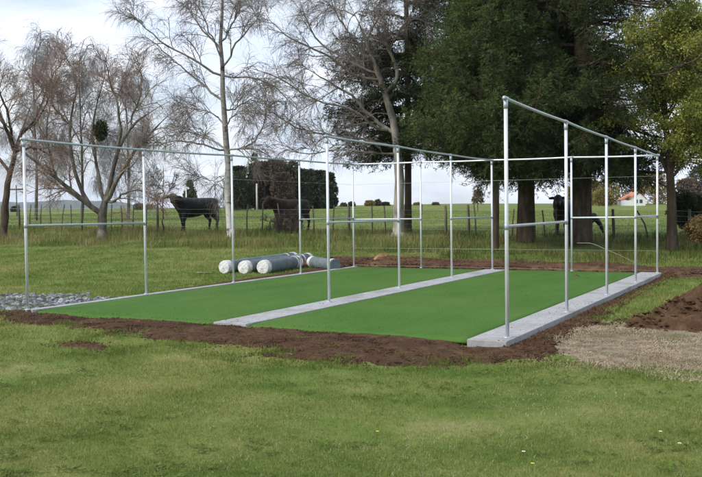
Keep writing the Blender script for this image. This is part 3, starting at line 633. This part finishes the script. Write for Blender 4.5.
bare_tree('bare_tree', 'low forking bare tree with many sweeping stems and a dark clump in its crown', 101, 39, [
 [(102, 241, 0, .27), (101, 225, 0, .25), (101, 213, 0, .27), (104, 203, 0, .18), (110, 185, 0, .15), (116, 153, .2, .11), (126, 125, .3, .08), (147, 113, .3, .06), (168, 99, .4, .03)],
 [(100, 214, 0, .16), (94, 208, -.2, .15), (75, 191, -.5, .12), (57, 175, -.8, .09), (35, 157, -1, .06), (18, 134, -1.1, .03)],
 [(94, 208, 0, .12), (79, 200, .4, .1), (60, 191, .8, .07), (38, 175, 1, .05), (19, 163, 1, .03)],
 [(90, 206, 0, .14), (80, 190, .1, .12), (75, 175, .2, .1), (68, 153, .2, .09), (68, 120, .2, .07), (76, 92, .2, .05), (73, 66, .2, .03), (58, 44, .1, .015)],
 [(108, 204, 0, .15), (117, 188, -.5, .13), (126, 172, -.7, .11), (141, 153, -1, .08), (162, 128, -1.2, .06), (181, 113, -1.2, .03)],
 [(100, 200, .1, .12), (96, 180, .6, .1), (91, 163, .8, .08), (84, 125, 1, .06), (92, 95, 1, .04), (100, 62, 1, .02)],
 [(116, 153, .2, .09), (124, 125, -.4, .07), (118, 95, -.5, .05), (108, 70, -.6, .03), (112, 48, -.6, .015)],
 [(68, 125, .2, .06), (52, 108, .5, .05), (40, 92, .7, .04), (28, 78, .8, .02)],
 [(110, 205, 0, .09), (122, 197, -.6, .07), (135, 190, -.9, .05), (148, 191, -1.1, .03), (160, 200, -1.2, .015)],
 [(126, 125, .3, .06), (136, 100, .5, .05), (140, 78, .5, .03), (134, 58, .5, .015)],
 [(60, 180, -.6, .07), (50, 150, -.2, .06), (46, 120, .1, .045), (52, 90, .2, .03), (48, 66, .2, .015)]],
 M['greybark'], M['redtwig'], lv(8, 2.3, 7, 1.6, 9, 1.05, -.12, .005), clump)
bare_tree('birch_tree', 'tall silver birch with white lower trunk behind the left bay', 230, 39, [
 [(231, 240, 0, .22), (229, 205, 0, .2), (228, 160, 0, .18), (225, 120, 0, .16), (223, 89, 0, .14), (220.5, 46, 0, .11), (221, 20, 0, .09), (224, -30, 0, .06), (222, -80, 0, .02)],
 [(219, 48, 0, .06), (207, 34, .2, .055), (194, 18, .5, .04), (183, 3, .7, .03), (178, -20, .8, .015)],
 [(219, 79, 0, .07), (201, 64, -.4, .06), (185, 56, -.7, .05), (171, 50, -.9, .045), (150, 32, -1.2, .03), (135, 15, -1.4, .012)],
 [(221, 101, 0, .07), (203, 85, .5, .065), (189, 73, .8, .05), (174, 61, 1, .04), (158, 46, 1.2, .025), (146, 36, 1.3, .012)],
 [(223, 43, 0, .055), (232, 21, .3, .04), (239, 4, .5, .03), (243, -20, .6, .012)],
 [(225, 68, 0, .06), (237, 43, -.4, .05), (250, 32, -.7, .04), (264, 21, -.9, .03), (263, 0, -1, .012)],
 [(225, 77, 0, .055), (250, 76, .4, .045), (275, 84, .8, .03), (288, 100, 1, .015)],
 [(224, 147, 0, .06), (212, 140, .4, .05), (200, 135, .6, .045), (184, 129, .9, .035), (165, 129, 1.2, .015)],
 [(225, 153, 0, .06), (208, 146, -.4, .05), (196, 143, -.7, .045), (176, 142, -1, .03), (158, 150, -1.2, .015)],
 [(228, 152, 0, .055), (240, 150, -.3, .05), (257, 143, -.5, .04), (269, 120, -.8, .03), (265, 96, -.9, .015)],
 [(224, 125, 0, .05), (212, 112, .6, .04), (198, 108, 1, .03), (180, 104, 1.3, .012)],
 [(226, 112, 0, .045), (240, 104, .5, .04), (250, 96, .8, .025), (258, 104, 1, .012)],
 [(222, 60, 0, .05), (210, 30, -.6, .04), (200, 8, -.9, .025), (190, -10, -1, .012)],
 [(224, 132, 0, .045), (234, 118, -.8, .04), (246, 116, -1.3, .025), (258, 124, -1.6, .012)],
 [(228, 176, 0, .035), (214, 183, .4, .03), (200, 175, .7, .02), (190, 172, .9, .012)]],
 M['birch'], M['twig'], lv(10, 2.2, 7, 1.5, 9, 1.15, -.28, .0048, t0=.12))
bare_tree('bare_tree', 'large pale barked bare tree with long limbs reaching left, beside the dark conifers', 398, 38, [
 [(398, 244, 0, .36), (398, 222, 0, .31), (399, 190, 0, .28), (400, 165, 0, .26), (397, 140, 0, .22), (394, 113, 0, .2), (385, 92, 0, .17), (375, 68, 0, .13), (367, 38, 0, .1), (353, 14, 0, .06), (340, -15, 0, .03)],
 [(394, 92, 0, .12), (399, 68, .1, .1), (388, 51, .2, .085), (385, 27, .3, .07), (384, -5, .3, .04)],
 [(376, 80, 0, .08), (353, 79, -.3, .075), (336, 60, -.6, .06), (309, 51, -.9, .05), (281, 38, -1.1, .03), (267, 18, -1.2, .012)],
 [(375, 75, 0, .07), (346, 56, .5, .06), (319, 41, .8, .05), (305, 17, 1, .035), (297, -10, 1.2, .015)],
 [(392, 133, 0, .12), (380, 126, .2, .11), (367, 109, .3, .08), (339, 85, .4, .06), (315, 73, .4, .03), (296, 60, .4, .012)],
 [(384, 140, 0, .1), (360, 113, -.5, .07), (345, 106, -.7, .06), (322, 107, -.9, .05), (295, 92, -1.1, .04), (274, 75, -1.3, .03), (245, 74, -1.5, .012)],
 [(394, 148, 0, .08), (365, 138, .3, .06), (333, 136, .6, .055), (298, 127, .9, .04), (274, 116, 1, .03), (262, 96, 1.1, .012)],
 [(396, 155, 0, .06), (370, 153, -.6, .05), (335, 150, -1, .04), (305, 158, -1.3, .03), (285, 150, -1.5, .012)],
 [(385, 92, 0, .08), (372, 78, .8, .06), (362, 60, 1.1, .05), (352, 40, 1.3, .03), (346, 20, 1.4, .012)],
 [(367, 38, 0, .06), (378, 20, -.3, .05), (380, 0, -.5, .03), (388, -20, -.5, .012)],
 [(388, 51, .2, .05), (400, 30, 0, .04), (412, 14, -.3, .03), (420, -10, -.5, .012)],
 [(353, 14, 0, .04), (335, 6, .4, .03), (318, -8, .6, .012)],
 [(375, 68, 0, .07), (356, 44, -.7, .05), (338, 24, -1, .04), (330, 0, -1.2, .015)],
 [(340, 85, .4, .04), (322, 96, .8, .03), (300, 106, 1, .02), (282, 122, 1.1, .012)]],
 M['palegrey'], M['twig'], lv(10, 2.3, 7, 1.5, 9, 1.15, -.24, .0048, t0=.1))
# paler weeping trees farther behind
def weeping(px, top, dep, label, wid):
    u = dep/FPX; g = 240
    L_ = [[(px, g, 0, .17), (px+1, 180, 0, .13), (px-1, 120, 0, .09), (px-4, top+50, 0, .05), (px-2, top+18, 0, .03), (px+3, top+2, .3, .02), (px+9, top+6, .6, .012), (px+13, top+20, .9, .008)]]
    for k in range(11):
        y0 = top+22+k*12; s = -1 if k % 2 else 1; w = wid*(.35+.06*k)
        L_.append([(px-1, y0+18, 0, .06), (px+s*w*.5, y0, (-1)**(k//2)*.8, .045), (px+s*w, y0-2, (-1)**(k//2)*1.4, .03), (px+s*w*1.35, y0+14, (-1)**(k//2)*1.8, .012)])
    v = lv(8, 2.2, 8, 1.9, 8, 1.7, -.75, .007, up=.1, t0=.1)
    bare_tree('weeping_birch', label, px, dep, L_, M['greybark'], M['greytwig'], v)
weeping(36, 15, 62, 'pale weeping birch far back at the left, the taller domed one', 15)
weeping(82, 20, 66, 'pale weeping birch far back, right of the domed one', 18)
weeping(128, 38, 64, 'grey weeping birch far back between the forking tree and the silver birch', 18)
bare_tree('sapling', 'thin bare sapling growing beside the first black cow', 163, 42, [
 [(163, 240, 0, .05), (163, 215, 0, .04), (164, 190, 0, .03), (163, 165, 0, .015)],
 [(163, 212, 0, .02), (157, 200, .1, .015), (152, 188, .2, .008)], [(164, 200, 0, .02), (170, 190, -.1, .015), (175, 180, -.2, .008)], [(163, 192, 0, .02), (158, 182, -.2, .012), (156, 172, -.2, .008)]],
 M['bark'], M['twig'], lv(9, .9, 6, .5, 4, .3, 0, .006))
# dark leafless thicket on the bank
def thicket(px, dep, w, h, label, mm, n=46, zo=0.):
    x, y = at(px, dep); z = float(H(x, y)); t = tag(empty('bare_thicket', (x, y, z)), label, 'bush'); P = []; 
    for k in range(n):
        a = rng.random()*6.28; r = rng.random()**.5; b = np.array([math.cos(a)*r*w*.8, math.sin(a)*r*w*.5, -.05]); tip = np.array([math.cos(a)*r*w*1.05+.15*rng.normal(), math.sin(a)*r*w*.7, h*(.75+.3*rng.random())*(1-.25*r)])
        s = np.linspace(0, 1, 7)[:, None]; q = b*(1-s)+tip*s+rng.normal(size=(7, 3))*.05; P.append(q)
    P = np.array(P)@np.array([[R0[0], R0[1], 0], [-R0[1], R0[0], 0], [0, 0, 1]]); R = np.linspace(.028, .012, 7)[None].repeat(n, 0)
    MB().tubes(P, R, 4, False).build('stems', M['greybark'], t)
    A, B = grow(P, R, 16, .1, 1, .3, .6, 20, 70, .2, 0, 5, .5, .006, rmin=.009); A2, B2 = grow(A, B, 7, .1, 1, .15, .35, 20, 70, .2, 0, 4, .7, .005, rmin=.007)
    MB().tubes(A, B, 3, False).tubes(A2, B2, 3, False).build('crown', mm, t)
    return t
thicket(290, 40.2, 1.0, 1.15, 'sparse leafless brown shoots growing in front of the dark brown cow', mat('thicktwig', [(.07, .05, .042), (.14, .11, .09)], 3, .9, island=.4), 16)
# ---- conifers
def conifer(px, dep, h, rad, z0, m, label, nb, tw, lf, rt=.4, name='conifer_tree', tipup=.25, droop=-.22, gap=None, ll=.13, lwid=.028, zdense=10.5):
    x, y = at(px, dep); z = float(H(x, y)); t = tag(empty(name, (x, y, z)), label, 'tree')
    s = np.linspace(0, 1, 12); P = np.stack([.12*np.sin(s*3), .1*np.cos(s*4), s*h-.3], -1); R = rt*(1-s)**.8+.03; R[0] *= 1.12; R[1] *= .97
    mbt = MB().tubes(P, R, 12, False)
    zb = z0+(h-z0)*rng.random(nb)**1.25; zb = z0+np.round((zb-z0)/.85)*.85+.09*rng.normal(size=nb); lowf = zb < zdense; 
    az_ = rng.random(nb)*2*np.pi; f = np.clip((zb-z0)/(h-z0), 0, .98); Lb = rad*(1-f)**.55*(.65+.45*rng.random(nb))*np.clip(.78+f*2, 0, 1)
    n = 9; d = np.stack([np.cos(az_), np.sin(az_), .18+.25*f], -1); d = nrm(d); p = np.stack([0*zb, 0*zb, zb], -1); out = [p]
    for j in range(1, n):
        u = j/(n-1); d = nrm(d+np.array([0, 0, 1])*(droop*(1-u)+tipup*u*u)[None] if False else d+np.array([0, 0, droop*(1-u)+tipup*u*u])+.06*rng.normal(size=d.shape)); p = p+d*(Lb/(n-1))[:, None]; out.append(p)
    B = np.stack(out, 1); RB = (.035+.012*Lb)[:, None]*np.linspace(1, .15, n)[None]
    mbt.tubes(B, RB, 5, False)
    # side branchlets, flat-ish and hanging
    T, RTw = grow(B, RB, tw, .12, 1, .5, 1.25, 40, 75, .12, -.12, 6, .4, .005, rmin=.008, taper=.55)
    T2, RT2 = grow(T, RTw, 4, .1, 1, .25, .55, 30, 60, .12, -.12, 5, .7, .004, rmin=.005, taper=.4)
    mbt.tubes(T, RTw, 3, False); mbt.build('trunk', M['bark'], t)
    zt = T2[:, 2, 2]; 
    kp = (zt < zdense) | (rng.random(len(zt)) < .45)
    if gap is not None: kp &= gap(T2[:, 2]+[x, y, z])
    T2 = T2[kp]
    # needles along T2
    k = lf; i = np.repeat(np.arange(len(T2)), k); u = rng.random(len(i))*4; a = np.minimum(u.astype(int), 3); ff = (u-a)[:, None]
    c = T2[i, a]*(1-ff)+T2[i, a+1]*ff; dd = nrm(T2[i, a+1]-T2[i, a]); side = nrm(np.cross(dd, rng.normal(size=dd.shape)*[.35, .35, 1]))
    leaves_mesh('crown', c, nrm(dd*.8+side*.9+[0, 0, -.12]), ll, lwid, m, t)
    return t
def gapf(c3):                                     # openings in the right part of the crowns, as thin spots in a clump field
    v = fbm(c3[:, 0]*.75+c3[:, 2]*.33, c3[:, 2]*.8+3.3+c3[:, 1]*.2, 3); lat = (c3[:, 0]-5.0)*R0[0]+(c3[:, 1]-21.4)*R0[1]; return ((v > -.15) | (lat < .9)) & ((lat < 2.6+.5*np.sin(c3[:, 2]*1.7)) | (c3[:, 2] > 8.2))
conifer(580, 33.5, 21, 6.2, 3.3, M['conifer'], 'tall dark conifer with the thickest trunk, behind the right bay', 200, 42, 14, .4, gap=gapf, ll=.11, lwid=.024)
conifer(525, 34.5, 22, 6.2, 3.2, M['conifer'], 'tall dark conifer with a thick trunk left of the thickest one', 200, 42, 14, .34, ll=.11, lwid=.024)
conifer(407, 41, 19, 4.3, 4.0, M['conifer'], 'dark conifer standing right behind the pale barked bare tree', 150, 36, 12, .15, ll=.12, lwid=.025)
conifer(493, 31.5, 9.6, 4.0, 2.95, M['conifer2'], 'lighter green conifer with slender trunk and upturned tips in front of the dark ones', 120, 40, 13, .14, tipup=.5, droop=-.1, ll=.1, lwid=.019)
# ---- yellow-green broadleaf tree at the right
def leafy(name, px, dep, h, label, m, rad, z0, n1, leaf, per, rt, lean=(0, 0), cat='tree', trunk=True, bm=None, clumpy=.33):
    x, y = at(px, dep); z = float(H(x, y)); t = tag(empty(name, (x, y, z)), label, cat)
    s = np.linspace(0, 1, 10); P = np.stack([lean[0]*s+.06*np.sin(s*5)*h/8, lean[1]*s+.05*np.sin(s*4)*h/8, s*h*.9-.2*h/8], -1); R = rt*(1-s*.85); R[0] *= 1.3
    mb = MB().tubes(P, R, 9, False)
    A, B = grow(P[None], R[None], n1, z0/h, 1, rad*.8, rad*1.25, 35, 80, .12, .12, 8, .45, .01, up=.2, taper=.35, rmin=.02)
    A2, B2 = grow(A, B, 7, .25, 1, rad*.25, rad*.5, 25, 60, .15, .05, 5, .5, .006, taper=.3, rmin=.01); mb.tubes(A, B, 5, False).tubes(A2, B2, 3, False)
    mb.build('trunk', bm or M['bark'], t)
    E_ = np.concatenate([A2[:, -1], A2[:, 2], A[:, -1], A2[:, 3]]); i = np.repeat(np.arange(len(E_)), per)
    v = nrm(rng.normal(size=(len(i), 3)))*(rng.random(len(i))**.45)[:, None]*clumpy*rad/2.5*(.6+.7*rng.random(len(E_)))[i][:, None]*np.array([1, 1, .75])
    leaves_mesh('crown', E_[i]+v, nrm(v+rng.normal(size=v.shape)*.3*rad/2.5+[0, 0, -.1]), leaf, leaf*.6, m, t)
    return t
leafy('broadleaf_tree', 672, 31, 8.4, 'yellow green leafy tree with slender trunk at the right edge', M['leafy'], 2.6, 3.0, 52, .08, 55, .2, lean=(-.3, -.2))
leafy('broadleaf_tree', 712, 33, 8.0, 'yellow green leafy tree partly cut off by the right edge', M['leafy'], 2.2, 2.2, 34, .1, 50, .18)
leafy('bush', 690, 36, 1.5, 'dark green bush on the bank right of the yellow green tree', M['shrub'], 1.0, .3, 26, .07, 40, .05, cat='bush')
leafy('bush', 708, 30.5, .8, 'rusty brown bush on the bank at the right edge', mat('rustleaf', [(.1, .07, .03), (.2, .13, .05), (.14, .15, .04)], 2, .8, island=.3), .9, .2, 22, .07, 40, .04, cat='bush')
# ---- broad leaved weeds in the lawn
x, y, d = scatter_view(900, 4.9, 15, 1.0); k = (soilmask(x, y) < -.15) & (in_straw(x, y) < -.2) & (inside(COURT, x, y) < -.1) & (fbm(x*.7+3, y*.7, 3) > -.1); x = x[k]; y = y[k]
nl = 10; i = np.repeat(np.arange(len(x)), nl); a = rng.random(len(i))*6.28; rr = .05*rng.random(len(i))
leaves_mesh('lawn_weeds', np.stack([x[i]+np.cos(a)*rr, y[i]+np.sin(a)*rr, H(x[i], y[i])+.012+.012*rng.random(len(i))], -1), np.stack([np.cos(a), np.sin(a), .25+.3*rng.random(len(i))], -1), .035, .022, M['lush'], None, flat=np.array([0, 0, 1.]))
tag(bpy.data.objects['lawn_weeds'], 'low broad leaved weeds scattered through the lawn', 'weeds', kind='stuff')
# ---- far trees
def far_tree(name, px, dep, hpx, wpx, m, label, n=3500, cone=.5, leaf=None, group=None, trunk=.16, yb=None):
    x, y = at(px, dep); z = float(H(x, y)); u = dep/FPX; h = hpx*u; w = wpx*u*.5
    t = tag(empty(name, (x, y, z-.1)), label, 'tree', group)
    s = np.linspace(0, 1, 7); MB().tubes(np.stack([s*0, s*0, s*h*.9], -1), np.linspace(w*.09, w*.02, 7), 6, False).build('trunk', M['bark'], t)
    k = 70; cz = (trunk+(1-trunk)*rng.random(k)**.9); rr = w*np.where(cone > .8, (1.03-cz), np.sqrt(np.clip(1-((cz-.45)/.58)**2, .04, 1)))*(.6+.5*rng.random(k))
    a = rng.random(k)*6.283; C = np.stack([np.cos(a)*rr*.75, np.sin(a)*rr*.75, cz*h], -1); i = rng.integers(0, k, n)
    sz = w*.36*np.where(cone > .8, (1.15-cz)*1.1, 1)
    v = nrm(rng.normal(size=(n, 3)))*(rng.random(n)**.5)[:, None]*sz[i][:, None]*np.array([1, 1, .8]); q = C[i]+v; q[:, 2] = np.clip(q[:, 2], h*.05, h*1.0)
    leaves_mesh('crown', q, nrm(v+[0, 0, .1]), leaf or max(.12, w*.13), (leaf or w*.13)*.55, m, t); return t
G = 'trees of the shelterbelt beyond the paddock'
for px, dep, hp, wp, m_, lb, cn in [
 (240, 118, 40, 26, 'dfar', 'dark rounded tree at the left end of the far shelterbelt', .5), (256, 122, 53, 30, 'dfar', 'tallest dark pointed conifer in the far shelterbelt', .9), (266, 120, 44, 28, 'bfar', 'brownish tree right of the tallest in the far shelterbelt', .5),
 (279, 124, 47, 26, 'bfar', 'brown and green tree in the middle of the far shelterbelt', .6), (292, 121, 44, 26, 'dfar', 'dark green tree right of the middle of the far shelterbelt', .5), (284, 117, 33, 26, 'bfar', 'lower brown tree at the front of the far shelterbelt', .5),
 (306, 119, 36, 28, 'dfar', 'low wide dark tree toward the right of the far shelterbelt', .5), (319, 122, 34, 24, 'dfar', 'dark tree near the right end of the far shelterbelt', .5), (329, 118, 32, 16, 'dfar', 'narrow dark tree at the right end of the far shelterbelt', .6)]:
    far_tree('shelterbelt_tree', px, dep, hp+3, wp, M[m_], lb, 9000, cn, .3, G, .04)
far_tree('small_conifer', 191, 112, 31, 25, M['dfar'], 'small pointed conifer behind the first black cow', 3500, .9, .25, trunk=.06)
far_tree('small_tree', 478, 95, 21, 11, mat('rusty', [(.16, .13, .09), (.24, .19, .13)], 1, .9, island=.3), 'small rounded brown tree alone on the paddock skyline', 1500, .5, .22, trunk=.42)
for j, (px, w, hh) in enumerate([(318, 9, 4), (344, 6, 3), (352, 6, 4), (370, 10, 5), (378, 6, 6), (386, 8, 3), (418, 7, 2), (436, 7, 2), (140, 10, 6), (151, 12, 5), (214, 10, 6), (16, 8, 5)]):
    far_tree('skyline_bush', px, 150+j, hh, w, M[('yfar', 'bfar', 'dfar')[j % 3]], ['tiny bush on the paddock skyline just right of the shelterbelt', 'small bush on the skyline left of the pale barked tree', 'rounded bush on the skyline near the rear left corner pole', 'skyline bush between rear corner pole and pale barked tree', 'taller skyline bush beside the pale barked trunk', 'low skyline bush touching the pale barked trunk', 'low skyline bush right of the pale barked trunk', 'low skyline bush farthest right of the skyline bushes', 'skyline bush seen beside the second left pole', 'skyline bush left of the first black cow', 'skyline bush right of the first black cow', 'skyline bush at the foot of the hills at far left'][j], 900, .5, .3, 'small bushes along the paddock skyline', trunk=.02)
for j, (px, dep, hp, wp, mm, lb) in enumerate([(592, 150, 24, 22, 'yfar', 'yellow green autumn tree just right of the thickest trunk'), (612, 158, 30, 26, 'yfar', 'tall orange and green autumn tree left of the white house'), (603, 140, 16, 20, 'yfar', 'low yellowish bush left of the white house'),
        (634, 170, 30, 24, 'bfar', 'brown tree behind the white house'), (655, 165, 30, 26, 'yfar', 'orange brown tree right of the white house'), (688, 150, 26, 26, 'bfar', 'brown far tree right of the yellow green tree trunk'), (700, 158, 38, 24, 'dfar', 'dark far tree at the right edge'), (573, 152, 18, 14, 'yfar', 'yellowish far tree glimpsed beside the standing cow')]):
    far_tree('distant_tree', px, dep, hp, wp, M[mm], lb, 3500, .5, .35, 'autumn trees around the distant house', trunk=.05)
# ------------------------------------------------------------------ distant house, poles
hx_, hy_ = at(636, 140); hz_ = float(H(hx_, hy_)); ang = math.atan2(R0[1], R0[0])
hs = tag(empty('white_house', (hx_, hy_, hz_), ang), 'small white house with an orange roof beyond the paddock', 'house')
hs.scale = (.74, .74, .8)
mb = MB(); w_, dp_, eh, rh = 2.3, 5, 1.5, 2.7                # gable faces the viewpoint
V = [(-w_*.5, 0, 0), (w_*.9, 0, 0), (w_*.9, 0, eh), (w_*.2, 0, rh), (-w_*.5, 0, eh)]; V2 = [(a, dp_, c) for a, _, c in V]
V += V2
mb.add(V, [np.array([[0, 1, 2, 4], [5, 9, 7, 6], [0, 4, 9, 5], [1, 6, 7, 2], [0, 5, 6, 1]]), np.array([[4, 2, 3], [9, 8, 7]])]).build('wall', M['white'], hs, False)
MB().box((-w_*.95, 1.5, .55), (2.0, 2.6, 1.1)).build('wing', M['white'], hs, False)
def roofslab(a, b, y0, y1, name): 
    a = np.array(a); b = np.array(b); V = [(a[0], y0, a[1]), (b[0], y0, b[1]), (b[0], y1, b[1]), (a[0], y1, a[1])]; V = V+[(q[0], q[1], q[2]+.12) for q in V]
    MB().add(V, [np.array([[0, 3, 2, 1], [4, 5, 6, 7], [0, 1, 5, 4], [1, 2, 6, 5], [2, 3, 7, 6], [3, 0, 4, 7]])]).build(name, M['roof'], hs, False)
roofslab((-w_*.5-.25, eh-.12), (w_*.2, rh+.02), -.2, dp_+.2, 'roof'); roofslab((w_*.2, rh+.02), (w_*.9+.2, eh-.1), -.2, dp_+.2, 'roof')
roofslab((-w_*.95-1.15, 1.1), (-w_*.5-.05, 2.2), .1, 2.9, 'wing_roof')
for wx in (.1, 1.1):
    f_ = MB().box((wx, -.03, .9), (.6, .05, .7)).build('window', M['dark'], hs, False)
def upole(px, dep, hpx, wpx, m, label, arm=False, name='utility_pole'):
    x, y = at(px, dep); z = float(H(x, y)); u = dep/FPX; h = hpx*u; t = tag(empty(name, (x, y, z-.2)), label, 'pole')
    MB().tubes(np.array([(0, 0, 0), (0, 0, h*.5), (0, 0, h+.2)]), np.array([wpx*u*.5, wpx*u*.45, wpx*u*.4]), 8).build('shaft', m, t)
    if arm:
        for k, q in enumerate((.93,)): MB().box((0, 0, h*q), (2.0-.4*k, .14, .16), ang).build('crossarm', m, t)
upole(257.5, 108, 27, 2.0, M['pale'], 'pale concrete utility pole in front of the far shelterbelt')
upole(187, 100, 24, 1.4, M['white'], 'thin white pole standing behind the first black cow', name='white_pole')
upole(17.5, 92, 31, 1.3, M['fwood'], 'dark wooden utility pole with crossarms at far left', True)
# ------------------------------------------------------------------ cattle
def cow(px, dep, face, sc, label, pose, furm=None):
    """lofted trunk, neck, head and legs fused into one skin; local +x is the head end"""
    x, y = at(px, dep); z = float(H(x, y)); furm = furm or M['fur']
    t = tag(empty('cow', (x, y, z), face), label, 'cow', 'cattle in the paddock'); mb = MB()
    sec = np.array([(-1.03, 1.14, .07, .10), (-.98, 1.12, .19, .21), (-.86, 1.09, .26, .28), (-.7, 1.07, .29, .31), (-.45, 1.03, .31, .345), (-.15, .98, .345, .39), (.15, .96, .35, .415), (.4, .97, .32, .425), (.58, 1.0, .28, .41), (.74, 1.07, .23, .34), (.88, 1.14, .17, .24), (.95, 1.16, .08, .12)])
    k = 20; th = np.arange(k)*2*np.pi/k; V = np.stack([np.repeat(sec[:, :1], k, 1), sec[:, 2:3]*np.cos(th), sec[:, 1:2]+sec[:, 3:4]*np.sin(th)*np.where(np.sin(th) > 0, .93, 1.0)], -1).reshape(-1, 3)
    V = np.concatenate([V, [[-1.05, 0, 1.14], [.97, 0, 1.16]]]); n = len(sec); ii = np.arange(n-1)[:, None]*k; jj = np.arange(k)[None]
    q = np.stack([ii+jj, ii+(jj+1) % k, ii+k+(jj+1) % k, ii+k+jj], -1).reshape(-1, 4); w = np.arange(k)
    mb.add(V, [q, np.concatenate([np.stack([np.full(k, n*k), (w+1) % k, w], -1), np.stack([np.full(k, n*k+1), (n-1)*k+w, (n-1)*k+(w+1) % k], -1)])])
    if pose == 'graze': nk = [(.7, 0, 1.08, .27), (.95, 0, .88, .2), (1.15, 0, .62, .16), (1.24, .0, .46, .13)]; hd = np.array([.3, 0, -.95])
    elif pose == 'turn': nk = [(.66, 0, 1.12, .29), (.86, .05, 1.22, .23), (1.02, .12, 1.32, .18), (1.1, .18, 1.38, .14)]; hd = np.array([.5, .75, -.42])
    elif pose == 'side': nk = [(.66, 0, 1.12, .29), (.88, 0, 1.2, .23), (1.06, .02, 1.3, .17), (1.15, .03, 1.36, .14)]; hd = np.array([.85, .25, -.5])
    else: nk = [(.66, 0, 1.12, .29), (.88, .02, 1.22, .23), (1.06, .05, 1.34, .17), (1.15, .08, 1.4, .14)]; hd = np.array([.8, .25, -.55])
    hd = hd/np.linalg.norm(hd); nk = np.array(nk); mb.tubes(nk[:, :3], nk[:, 3], 14)
    p0 = nk[-1, :3]; side = np.cross(hd, [0, 0, 1.]); side /= np.linalg.norm(side); fr_ = np.cross(side, hd)
    mb.tubes(np.array([p0+hd*a for a in (-.12, -.05, .05, .18, .3, .4, .47, .5)]), np.array([.08, .13, .145, .125, .092, .09, .088, .06]), 14)
    for sg in (-1, 1):
        mb.tubes(np.array([p0+side*sg*.1, p0+side*sg*.2-fr_*0, p0+side*sg*.29+hd*.02, p0+side*sg*.36+hd*.04]), np.array([.045, .06, .055, .02]), 8)
        a_ = .07*sg; yy = .17*sg
        mb.tubes(np.array([(.5, yy*.9, 1.0), (.52, yy, .8), (.54+a_*.5, yy, .62), (.56+a_, yy, .44), (.56+a_, yy, .38), (.55+a_, yy, .24), (.55+a_, yy, .13), (.58+a_, yy, .05), (.59+a_, yy, 0)]), np.array([.15, .165, .12, .075, .07, .05, .058, .06, .068]), 10)
        mb.tubes(np.array([(-.72, yy*.85, 1.05), (-.74, yy, .88), (-.68-a_*.5, yy*1.1, .72), (-.76-a_*.8, yy*1.05, .58), (-.88-a_, yy, .46), (-.88-a_, yy, .36), (-.85-a_, yy, .22), (-.84-a_, yy, .13), (-.81-a_, yy, .05), (-.8-a_, yy, 0)]), np.array([.2, .23, .18, .115, .075, .06, .05, .056, .06, .066]), 10)
    mb.tubes(np.array([(-.98, 0, 1.27), (-1.07, 0, 1.2), (-1.1, .01, .95), (-1.1, .02, .66), (-1.1, .02, .5), (-1.1, .02, .36)]), np.array([.06, .045, .03, .028, .055, .02]), 8)
    for u in range(len(mb.v)): mb.v[u] = mb.v[u]*sc
    o = mb.build('body', furm, None)
    m_ = o.modifiers.new('r', 'REMESH'); m_.mode = 'VOXEL'; m_.voxel_size = .022*sc; m_.use_smooth_shade = True
    m_ = o.modifiers.new('s', 'SMOOTH'); m_.factor = .6; m_.iterations = 6
    dg = bpy.context.evaluated_depsgraph_get(); m2 = bpy.data.meshes.new_from_object(o.evaluated_get(dg)); bpy.data.objects.remove(o)
    m2.materials.clear(); o = link('body', m2, furm, t)
    for p in m2.polygons: p.use_smooth = True
    for sg in (-1, 1):
        c = (p0+hd*.13+side*sg*.115+fr_*.03)*sc; MB().tubes(np.array([c-side*.012*sg, c, c+side*.012*sg]), np.array([.012, .022, .01])*sc, 8).build('eye', M['dark'], t)
    return t
aR = math.atan2(R0[1], R0[0])
cow(195.5, 43.3, aR+math.pi+.72, 1.22, 'black cow standing side on and facing left, behind the left bay', 'turn')
cow(566, 38.2, aR-math.pi*.5-.55, 1.14, 'black cow standing head on between the two thick conifer trunks', 'look')
cow(583, 40.3, aR-.1, .66, 'small black calf with lowered head, half hidden behind the thickest trunk', 'graze')
M['brownfur'] = mat('brownfur', [(.022, .016, .013), (.065, .048, .038)], 5, .7, 8, .3, 60, spec=.2)
cow(290, 42.3, aR+math.pi+.8, 1.15, 'dark brown cow in rank grass right of the silver birch, behind bare stems', 'side', M['brownfur'])
# ------------------------------------------------------------------ air
hz = MB().box((-300, 1900, 42), (7400, 4300, 104)).build('haze', None, None, False)
hm = bpy.data.materials.new('air'); hm.use_nodes = True; n_ = hm.node_tree.nodes; n_.remove(n_['Principled BSDF'])
pv = n_.new('ShaderNodeVolumePrincipled'); pv.inputs['Color'].default_value = (.78, .87, 1, 1); pv.inputs['Density'].default_value = .00011
hm.node_tree.links.new(pv.outputs[0], n_['Material Output'].inputs['Volume']); hz.data.materials.append(hm); tag(hz, 'thin pale bluish air between the lawn and the hills', 'haze', kind='stuff')
